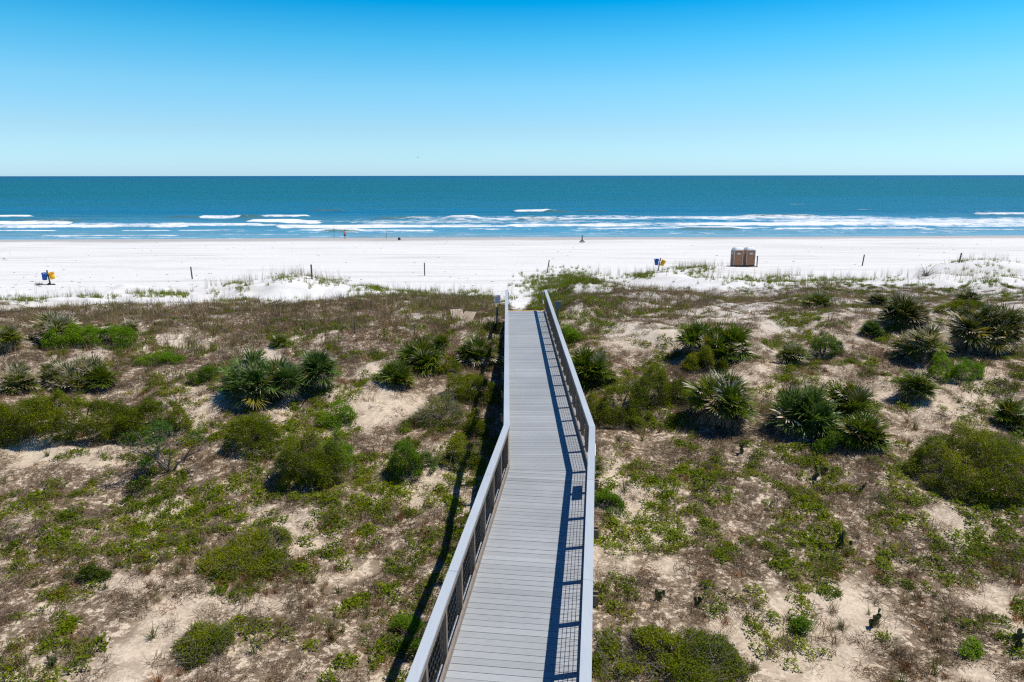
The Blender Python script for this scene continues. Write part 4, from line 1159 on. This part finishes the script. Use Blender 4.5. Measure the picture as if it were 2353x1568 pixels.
# thin sea oats standing above the crest
pr = np.zeros(len(x))
for a, b_, c_, d_, s_ in [(690, 640, 60, 8, 1), (600, 655, 60, 8, .6), (760, 655, 40, 8, .6), (1330, 636, 70, 6, 1), (1260, 660, 30, 20, .5), (1480, 634, 60, 6, .9), (1600, 618, 60, 8, .9), (1700, 640, 90, 9, .3), (1790, 640, 60, 6, .7), (2250, 602, 90, 8, .6), (2200, 640, 160, 8, .4), (520, 668, 40, 8, .6), (250, 686, 200, 7, .3), (1000, 676, 160, 7, .5), (1920, 648, 160, 6, .5)]:
    pr = np.maximum(pr, s_*np.exp(-(((u-a)/c_)**2+((v-b_)/d_)**2)**1.5))
sel = rs.random(len(x)) < pr*.16*~((np.abs(oo) < 1.3) & (tt < T_END+1))
ps_ = np.stack([x, y, z], -1)[sel]
temps = [tmpl_grass(rs, 5, .10, 1.25, .016, .14, .35, (.26, .21, .13), (.44, .38, .27)) for _ in range(5)]
V, Q, C = scatter(temps, ps_, rs.uniform(.6, 1.1, len(ps_)), rs, .15)
o_ = np_mesh('sea_oats', V, Q, M['dry'], None, C); tag(o_, 'thin straw coloured sea oats rising above the dune crest', 'grass', kind='stuff')
# wrack on the beach
n = 420; yy = rs.uniform(66, 134, n); xx = rs.uniform(-1, 1, n)*.8*yy
yy[:220] = np.abs(rs.normal(0, 5, 220))+68; zz = terrain(xx, yy)
temps = [tmpl_twigs(rs, 12, .16, .05, .22, .03, (.10, .085, .06), (.26, .22, .16)) for _ in range(4)]
V, Q, C = scatter(temps, np.stack([xx, yy, zz+.01], -1), rs.uniform(.3, 1.1, n), rs, .2)
o_ = np_mesh('seaweed_wrack', V, Q, M['dry'], None, C); tag(o_, 'small dark scraps of seaweed strewn over the white beach', 'seaweed', kind='stuff')

# ------------------------------------------------------------------ things on the beach
GP = 'posts in a row along the beach'
BEACH_POSTS = [(442, 642, 28, -1.5, 'short dark post on the beach, right of the leftmost pair of bins'), (717, 641, 32, 0, 'dark beach post standing at the edge of the white dune with sea oats'),
               (976, 634, 29, 0, 'dark beach post standing above the left brown grass nearest the boardwalk'), (1257, 628, 30, 9, 'dark beach post leaning to the right beyond the boardwalk end'),
               (1739, 613, 24, 0, 'brown post just right of the portable toilets'), (1981, 612, 26, 5, 'beach post between the toilets and the far right dune'), (2204, 604, 22, 6, 'beach post half buried in the far right dune')]
for u, v, hp, lean, lab in BEACH_POSTS:
    p, mpp = at(u, v); h = hp*mpp
    mb = MB(); Rl = np.array(Matrix.Rotation(R(lean), 3, 'Y'))
    mb.box(Rl @ np.array([0, 0, h/2-.15]), (.11, .11, h+.3), Rl)
    mb.box(Rl @ np.array([0, 0, h+.012]), (.085, .085, .024), Rl)
    o_ = mb.build('beach_post', M['post'], None, loc=p); tag(o_, lab, 'post', GP)

def bin_station(u, v, hp, lean, tilts, hang, label, lb, ly):
    p, mpp = at(u, v); h = hp*mpp
    Rl = np.array(Matrix.Rotation(R(lean), 3, 'Y'))
    root = empty('bin_post', p); tag(root, label, 'post', 'bin posts on the beach')
    mb = MB(); mb.box(Rl @ np.array([0, 0, h/2-.15]), (.105, .105, h+.3), Rl); mb.box(Rl @ np.array([0, 0, h+.012]), (.08, .08, .024), Rl); mb.build('post', M['post'], root)
    for k, hh in enumerate((.80, .40)):
        mb = MB(); q = Rl @ np.array([0, -.06, h*hh]); mb.box(q, (.30, .014, .06), Rl); mb.box(Rl @ np.array([0, .06, h*hh]), (.30, .014, .06), Rl); mb.build('bracket', M['metal'], root)
    for sgn, mat, nm_, lb_, tl in ((-1, 'blue', 'blue_bin', lb, tilts[0]), (1, 'yellow', 'yellow_bin', ly, tilts[1])):
        q = p + Rl @ np.array([sgn*.38, 0, h*hang])
        r_ = empty(nm_, q); tag(r_, lb_, 'bin', 'bins hanging from beach posts')
        r_.rotation_euler = (R(8), R(tl), 0)
        mb = MB(); mb.lathe([(.0, -.345), (.205, -.345), (.215, -.33), (.262, .27), (.25, .27), (.205, -.30), (0, -.31)], 24); mb.build('body', M[mat], r_, True)
        mb = MB(); mb.lathe([(.264, .25), (.30, .255), (.305, .30), (.29, .335), (.262, .34), (.252, .32), (.252, .26)], 24); mb.build('rim', M[mat], r_, True)
        for s2 in (-1, 1):
            mb = MB(); mb.tube([[.05*s2-.06, -.262, .12], [.05*s2-.06, -.31, .10], [.05*s2+.02, -.31, .10], [.05*s2+.02, -.262, .12]], .014, 6)
        for s2 in (-1, 1):
            mb = MB(); y_ = s2*.29
            mb.tube([[-.08, y_*.9, .21], [-.08, y_*1.14, .19], [.08, y_*1.14, .19], [.08, y_*.9, .21]], .014, 6); mb.build('handle', M[mat], r_)
    return p, mpp
p, mpp = bin_station(116, 654.5, 33, -6, (14, -5), .60, 'leaning post holding a blue and a yellow bin at the left end of the beach',
            'blue bin on the leftmost bin post, tipped outward', 'bright yellow bin on the leftmost bin post')
mb = MB(); rs = np.random.default_rng(5)
for k in range(5):
    mb.lathe([(.001, .10+.03*k), (.12, .10), (.22, .0), (.24, -.08)], 12, c=(.6, .5, .45), M=Matrix.Translation((rs.uniform(-.25, .35), rs.uniform(-.1, .1), 0)))
o_ = mb.build('weed_mound', M['bag'], None, True, loc=p+np.array([.1, -.12, 0])); tag(o_, 'dark mound of weed heaped round the leftmost bin post', 'seaweed')
bin_station(1512, 623, 29.5, 9, (-4, 24), .66, 'tilted post with a blue and an orange-yellow bin near the portable toilets',
            'blue bin on the bin post nearest the portable toilets', 'orange-yellow bin tipped away on the bin post nearest the toilets')
dead_bush(90, 656, 24, 9, 'little withered weed lying left of the leftmost bins', 72)

# portable toilets
def toilet(loc, yaw, label, signc):
    root = empty('portable_toilet', loc); root.rotation_euler = (0, 0, yaw); tag(root, label, 'toilet', 'portable toilets on the beach')
    w, d, h = 1.12, 1.12, 1.86
    mb = MB(); mb.box((0, 0, .09), (w+.02, d+.02, .18)); mb.build('skid_base', M['black'], root)
    mb = MB(); mb.box((0, 0, .18+h/2), (w, d, h))
    for sx in (-1, 1):                                        # ribs pressed into the side walls
        for k in range(5): mb.box((sx*(w/2+.008), -.38+.19*k, .95), (.018, .05, 1.3))
        mb.box((sx*(w/2+.008), 0, 1.68), (.018, .9, .05)); mb.box((sx*(w/2+.008), 0, .32), (.018, .9, .05))
    mb.build('body', M['brown_plastic'], root)
    mb = MB()
    for sx in (-1, 1):
        for sy in (-1, 1): mb.box((sx*(w/2-.015), sy*(d/2-.015), .18+h/2), (.062, .062, h-.01))
    mb.build('corner_trim', M['beige_trim'], root)
    mb = MB(); mb.box((0, -d/2-.014, 1.06), (w-.16, .028, 1.68)); mb.box((0, -d/2-.032, .48), (w-.36, .012, .30)); mb.box((0, -d/2-.032, 1.05), (w-.36, .012, .62))
    dr = mb.build('door', M['brown_plastic'], root)
    mb = MB(); mb.box((.36, -d/2-.05, 1.06), (.05, .035, .16)); mb.build('handle', M['black'], dr)
    mb = MB(); mb.box((0.0, -d/2-.042, 1.64), (.36, .008, .22)); sg = mb.build('door_sign', M['sign_white'], dr)
    mb = MB()
    for k in range(5): mb.box((-.10+.05*k, -d/2-.049, 1.645+.01*math.sin(k)), (.034, .005, .05))
    mb.box((0, -d/2-.049, 1.585), (.24, .005, .018)); mb.build('lettering', M['ink_blue'], sg)
    mb = MB(); mb.box((-w/2-.022, .05, 1.64), (.010, .30, .22)); sg = mb.build('side_sign', M[signc], root)
    mb = MB(); mb.box((-w/2-.03, .05, 1.66), (.006, .20, .03)); mb.box((-w/2-.03, .05, 1.60), (.006, .16, .02)); mb.build('lettering', M['ink_blue' if signc == 'sign_white' else 'ink_dark'], sg)
    # domed roof
    mb = MB(); lv = [(1.0, 0), (1.045, .03), (1.045, .12), (.97, .15), (.93, .25), (.80, .32), (.55, .375), (.2, .395)]
    V = []; nn = 28; th = np.linspace(0, 2*np.pi, nn, endpoint=False)
    for k, (s, z) in enumerate(lv):
        e = 7 if k < 4 else 4.2 - .3*k/3
        rr = (np.abs(np.cos(th))**e + np.abs(np.sin(th))**e)**(-1/e)
        V.append(np.stack([rr*np.cos(th)*s*w/2, rr*np.sin(th)*s*d/2, np.full(nn, .18+h+z)], -1))
    V = np.concatenate(V + [[[0, 0, .18+h+.398]]])
    Q = [[i*nn+j, i*nn+(j+1) % nn, (i+1)*nn+(j+1) % nn, (i+1)*nn+j] for i in range(len(lv)-1) for j in range(nn)]
    T = [[(len(lv)-1)*nn+j, (len(lv)-1)*nn+(j+1) % nn, len(lv)*nn] for j in range(nn)]
    mb.add(V, Q, T); mb.build('roof', M['white_plastic'], root, True)
    mb = MB(); mb.tube([[.42, .40, 1.9], [.42, .40, 2.42]], .045, 10); mb.build('vent_pipe', M['black'], root)
p, mpp = at(1709, 614)
p = np.array([p[0], p[1], p[2]]); yw = R(5)
dx = np.array([math.cos(yw), math.sin(yw)])
gz = float(terrain(p[0], p[1]+.6)) + .06
toilet((p[0]-.80*dx[0], p[1]+.6-.80*dx[1], gz), yw, 'portable toilet with white door sign and white side sign, left of the two brown cabins', 'sign_white')
toilet((p[0]+.80*dx[0], p[1]+.6+.80*dx[1], gz), yw, 'portable toilet with a beige side sign, right of the two brown cabins', 'beige_trim')
sk = empty('timber_skid', (p[0]-.1, p[1]+.5, gz)); sk.rotation_euler = (0, 0, yw)
tag(sk, 'low dark timber skid lying under the two portable toilets', 'timber')
for yy_ in (-.62, 0, .62):
    mb = MB(); mb.box((0.05, yy_, -.075), (3.7, .14, .14)); mb.build('runner', M['pile'], sk)

# blue stand
p, mpp = at(1337.5, 557.5)
root = empty('blue_stand', p); tag(root, 'dark blue wooden post on a braced cross foot standing on the open beach', 'stand')
mb = MB(); mb.box((0, 0, .66), (.17, .17, 1.14)); mb.add([[-.085, -.085, 1.23], [.085, -.085, 1.23], [.085, .085, 1.23], [-.085, .085, 1.23], [-.03, 0, 1.32], [.0, 0, 1.33]], [[0, 1, 5, 4], [2, 3, 4, 5]], [[1, 2, 5], [3, 0, 4]]); mb.build('post', M['bluewood'], root)
for a in (0, math.pi/2):
    Ra = np.array(Matrix.Rotation(a, 3, 'Z'))
    mb = MB(); mb.box((0, 0, .06+.002*a), (.98, .15, .12), Ra); mb.build('foot', M['bluewood'], root)
    for s in (-1, 1):
        Rb = Ra @ np.array(Matrix.Rotation(R(s*45), 3, 'Y'))
        mb = MB(); mb.box(Ra @ np.array([s*.25, 0, .28]), (.56, .12, .12), Rb); mb.build('brace', M['bluewood'], root)

# plywood sheets in the dune
for k, (u, v, lab, yw_) in enumerate([(1050, 735, 'weathered plywood sheet propped in the dune left of the boardwalk end, the left of two', .2), (1075, 741, 'weathered plywood sheet partly under weeds, the right of two by the boardwalk', -.25)]):
    p, mpp = at(u, v); mb = MB()
    Rr = np.array(Matrix.Rotation(yw_, 3, 'Z') @ Matrix.Rotation(R(24), 3, 'X'))
    mb.box((0, 0, 0), (.62, .95, .018), Rr)
    for q in (-.2, .2): mb.box(Rr @ np.array([q, 0, -.03]), (.06, .9, .04), Rr)
    o_ = mb.build('plywood_sheet', M['ply'], None, loc=p+np.array([0, .35, .2])); tag(o_, lab, 'board', 'plywood sheets in the dune')
# stakes
for u, v, hp, mt, lean, lab in [(815.6, 767, 30, 'post', 0, 'thin dark stake in the brown grass left of the boardwalk'), (953.7, 772, 28, 'post', -2, 'thin dark stake right behind the palmettos by the left railing'),
                                (404.5, 934, 27, 'white_plastic', -16, 'thin white stick leaning in sand left of the largest left palmetto')]:
    p, mpp = at(u, v); h = hp*mpp; mb = MB(); Rl = np.array(Matrix.Rotation(R(lean), 3, 'Y'))
    mb.tube([Rl @ np.array([0, 0, -.2]), Rl @ np.array([0, 0, h])], .022, 8); o_ = mb.build('stake', M[mt], None, loc=p); tag(o_, lab, 'stake')
# fishing rods in sand spikes
for u, v, lab in [(768, 548, 'fishing rod upright in a sand spike left of the person'), (888, 549, 'fishing rod upright in a sand spike between the person and the dark bag')]:
    p, mpp = at(u, v); root = empty('fishing_rod', p); tag(root, lab, 'fishing rod', 'fishing rods by the water')
    mb = MB(); mb.tube([[0, 0, -.3], [0, 0, 1.0]], .03, 8); mb.build('sand_spike', M['black'], root)
    mb = MB(); mb.tube([[0, .05, .55], [0, .06, 1.6], [-.03, .15, 2.8], [-.12, .40, 4.0]], [.022, .018, .012, .006], 7); rd = mb.build('rod', M['black'], root)
    mb = MB(); mb.tube([[-.06, -.02, 1.35], [.06, -.02, 1.35]], .065, 10); mb.build('reel', M['bluewood'], rd)
# bag with a pale pail beside it
p, mpp = at(917, 552)
root = empty('beach_bag', p); tag(root, 'dark square beach bag sitting on the wet sand', 'bag')
mb = MB()
for z0, z1, s in ((0, .06, .92), (.06, .38, 1.0), (.38, .46, .86)):
    mb.hexa([[x_*.19*s_, y_*.17*s_, z_] for z_, s_ in ((z0, s if z0 == 0 else 1.0), (z1, s if z1 > .4 else 1.0)) for x_, y_ in ((-1, -1), (1, -1), (1, 1), (-1, 1))])
mb.build('body', M['bag'], root)
mb = MB(); mb.tube([[-.1, -.05, .45], [-.07, -.05, .56], [.07, -.05, .56], [.1, -.05, .45]], .013, 6); mb.build('handle', M['bag'], root)
root = empty('pail', p+np.array([.30, .02, 0])); tag(root, 'small pale pail standing right of the dark beach bag', 'pail')
mb = MB(); mb.lathe([(0, .01), (.10, .01), (.125, .33), (.132, .335), (.12, .33), (.096, .04), (0, .035)], 18); mb.build('body', M['bucket'], root, True)
mb = MB(); mb.tube([[-.125, 0, .31], [-.09, -.10, .36], [0, -.15, .38], [.09, -.10, .36], [.125, 0, .31]], .006, 6); mb.build('handle', M['metal'], root)

# ------------------------------------------------------------------ person (one skinned body)
def skin_obj(name, verts, edges, radii, mat, parent, root=0, lv=2):
    me = bpy.data.meshes.new(name); me.from_pydata([tuple(v_) for v_ in verts], edges, []); me.update()
    o = bpy.data.objects.new(name, me); COL.objects.link(o); o.parent = parent
    md = o.modifiers.new('Skin', 'SKIN'); md.use_smooth_shade = True
    if not me.skin_vertices:
        bm = bmesh.new(); bm.from_mesh(me); bm.verts.layers.skin.verify(); bm.to_mesh(me); bm.free()
    for k, sv in enumerate(me.skin_vertices[0].data):
        r_ = radii[k]; sv.radius = (r_, r_) if np.isscalar(r_) else r_; sv.use_root = (k == root)
    s = o.modifiers.new('Subdivision', 'SUBSURF'); s.levels = lv; s.render_levels = lv
    me.materials.append(mat)
    return o

def person(u, v):
    p, mpp = at(u, v)
    root = empty('person', p); root.rotation_euler = (0, 0, R(35))
    tag(root, 'person in a salmon top and dark shorts walking barefoot along the wet sand', 'person')
    # walking away from the camera and to the left; local +Y is forward
    Vv = [(0, 0, .93), (0, .01, 1.10), (0, .01, 1.28), (0, 0, 1.42), (0, .02, 1.50), (0, .05, 1.585), (0, .065, 1.68), (0, .06, 1.745)]
    Rr = [(.145, .105), (.135, .10), (.155, .11), (.13, .085), .052, (.068, .085), (.075, .095), (.055, .07)]
    E = [(k, k+1) for k in range(7)]
    def chain(start, pts, rad):
        a = start
        for q, r_ in zip(pts, rad):
            Vv.append(q); Rr.append(r_); E.append((a, len(Vv)-1)); a = len(Vv)-1
        return a
    for s, sw in ((-1, .12), (1, -.12)):
        h = chain(3, [(s*.175, 0, 1.40), (s*.215, -.02+sw*.4, 1.13), (s*.225, .05+sw*1.1, .90), (s*.222, .07+sw*1.25, .83)], [.058, .042, .033, (.022, .036)])
        b0 = Vv[h]
        for k in range(4):
            fy = (-.028+.019*k)
            chain(h, [(b0[0]-s*.004, b0[1]+fy, b0[2]-.05), (b0[0]-s*.012, b0[1]+fy*1.1+.008, b0[2]-.085), (b0[0]-s*.024, b0[1]+fy*1.1+.012, b0[2]-.112+.006*abs(k-1.5))], [.010, .009, .007])
        chain(h, [(b0[0]-s*.02, b0[1]+.042, b0[2]-.02), (b0[0]-s*.026, b0[1]+.058, b0[2]-.055)], [.011, .008])
    for s, st in ((-1, .16), (1, -.20)):
        chain(0, [(s*.095, st*.15, .82), (s*.10, st*.75+.04, .49), (s*.10, st*1.15-.06, .10), (s*.10, st*1.15-.06+.02, .045), (s*.105, st*1.15+.09, .03)], [.088, .058, .040, .040, (.042, .026)])
    skin_obj('body', Vv, E, Rr, M['skin'], root)
    # top
    V2 = [(0, 0, .92), (0, .01, 1.10), (0, .01, 1.28), (0, 0, 1.43), (-.18, 0, 1.40), (-.215, -.01, 1.22), (.18, 0, 1.40), (.215, -.035, 1.22)]
    skin_obj('top', V2, [(0, 1), (1, 2), (2, 3), (3, 4), (4, 5), (3, 6), (6, 7)], [(.165, .125), (.158, .12), (.175, .128), (.13, .095), .078, .068, .078, .068], M['shirt'], root)
    V3 = [(0, 0, .95), (0, 0, .88), (-.098, .03, .80), (-.102, .11, .54), (.098, -.03, .80), (.102, -.08, .54)]
    skin_obj('shorts', V3, [(0, 1), (1, 2), (2, 3), (1, 4), (4, 5)], [(.16, .12), (.16, .12), .105, .092, .105, .092], M['shorts'], root)
    mb = MB(); mb.lathe([(.001, .112), (.05, .10), (.083, .055), (.09, .0), (.086, -.05), (.06, -.085)], 16, M=Matrix.Translation((0, .045, 1.69)) @ Matrix.Diagonal((.95, 1.12, 1, 1)))
    mb.build('hair', M['hair'], root, True)
    mb = MB()
    for s in (-1, 1): mb.lathe([(.001, .008), (.011, .004), (.011, -.004), (.001, -.008)], 8, M=Matrix.Translation((s*.03, .155, 1.675)) @ Matrix.Rotation(R(90), 4, 'X'))
    mb.build('eyes', M['hair'], root)
    mb = MB(); mb.tube([[0, .150, 1.675], [0, .176, 1.64], [0, .155, 1.632]], [.009, .015, .010], 7)
    for s in (-1, 1): mb.tube([[s*.076, .05, 1.69], [s*.092, .04, 1.67], [s*.082, .055, 1.635]], [.010, .014, .009], 6)
    mb.build('nose_and_ears', M['skin'], root, True)
    mb = MB(); mb.box((0, .150, 1.60), (.045, .012, .010)); mb.build('mouth', M['ink_red'], root)
person(793, 549.5)

# ------------------------------------------------------------------ gulls
p, mpp = at(10, 597.5)
root = empty('gull', p); root.rotation_euler = (0, 0, R(-100)); tag(root, 'grey and white gull standing on the beach at the left edge', 'gull')
skin_obj('body', [(0, -.02, .20), (0, .09, .23), (0, .16, .29), (0, .19, .335), (0, -.14, .195), (0, -.24, .19)], [(0, 1), (1, 2), (2, 3), (0, 4), (4, 5)], [.072, .062, .036, .036, .05, .02], M['feather'], root)
mb = MB()
for s in (-1, 1): mb.tube([[s*.062, .08, .235], [s*.074, -.06, .225], [s*.03, -.28, .205]], [.02, .035, .008], 7)
mb.build('wings', M['feather_dark'], root, True)
mb = MB(); mb.tube([[0, .22, .335], [0, .275, .325]], [.012, .004], 6); mb.build('beak', M['beak'], root)
for s in (-1, 1):
    mb = MB(); mb.tube([[s*.03, 0, .15], [s*.03, .01, .07], [s*.03, 0, .005], [s*.03, .05, .004]], .006, 5); mb.build('leg', M['beak'], root)
d = np.array([(960-CX)/F, -(362-CY)/F, -1]) @ Rm.T; q = CAM + d*170/abs(d[1])
root = empty('flying_bird', q); root.rotation_euler = (0, 0, R(70)); tag(root, 'tiny bird gliding low in the sky over the sea', 'bird')
skin_obj('body', [(0, -.02, 0), (0, .14, .01), (0, .22, .03), (0, -.22, 0)], [(0, 1), (1, 2), (0, 3)], [.06, .05, .035, .015], M['feather_dark'], root)
for s in (-1, 1):
    mb = MB(); mb.add([[s*.02, .08, .02], [s*.32, .12, .10], [s*.62, -.02, .05], [s*.30, -.03, .09], [s*.02, -.08, .015],
                       [s*.02, .08, .0], [s*.32, .12, .085], [s*.62, -.02, .045], [s*.30, -.03, .08], [s*.02, -.08, .0]],
                      [[0, 1, 3, 4], [9, 8, 6, 5], [0, 5, 6, 1], [3, 8, 9, 4]], [[1, 2, 3], [8, 7, 6], [1, 6, 7], [1, 7, 2], [2, 7, 8], [2, 8, 3]])
    mb.build('wing', M['feather_dark'], root)
# channel buoys far out
for u, vb, dist, s, lab in [(1737.5, 414.5, 1500, 1.0, 'nearer dark channel buoy on the open sea'), (1895.5, 409, 2600, 1.0, 'farther faint channel buoy close to the horizon')]:
    x_ = (u-CX)/F*(dist*math.cos(PITCH)+CAMZ*math.sin(PITCH))
    root = empty('channel_buoy', (x_, dist, 0)); root.scale = (s, s, s); tag(root, lab, 'buoy', 'channel buoys')
    mb = MB(); mb.lathe([(0, -.5), (1.2, -.5), (1.3, .2), (1.2, .5), (0, .55)], 18); mb.build('float', M['rust'], root, True)
    mb = MB()
    for k in range(4):
        a = k*math.pi/2+.4; mb.tube([[math.cos(a)*.95, math.sin(a)*.95, .4], [math.cos(a)*.35, math.sin(a)*.35, 4.2]], .09, 6)
    for z_ in (1.6, 2.8, 4.2): mb.lathe([(.95-.16*z_-.05, z_), (.95-.16*z_+.08, z_), (.95-.16*z_+.08, z_+.14), (.95-.16*z_-.05, z_+.14)], 12)
    mb.build('tower', M['rust'], root)
    mb = MB(); mb.lathe([(0, 4.3), (.28, 4.3), (.28, 4.8), (.12, 5.0), (0, 5.0)], 12); mb.build('lantern', M['rust'], root, True)
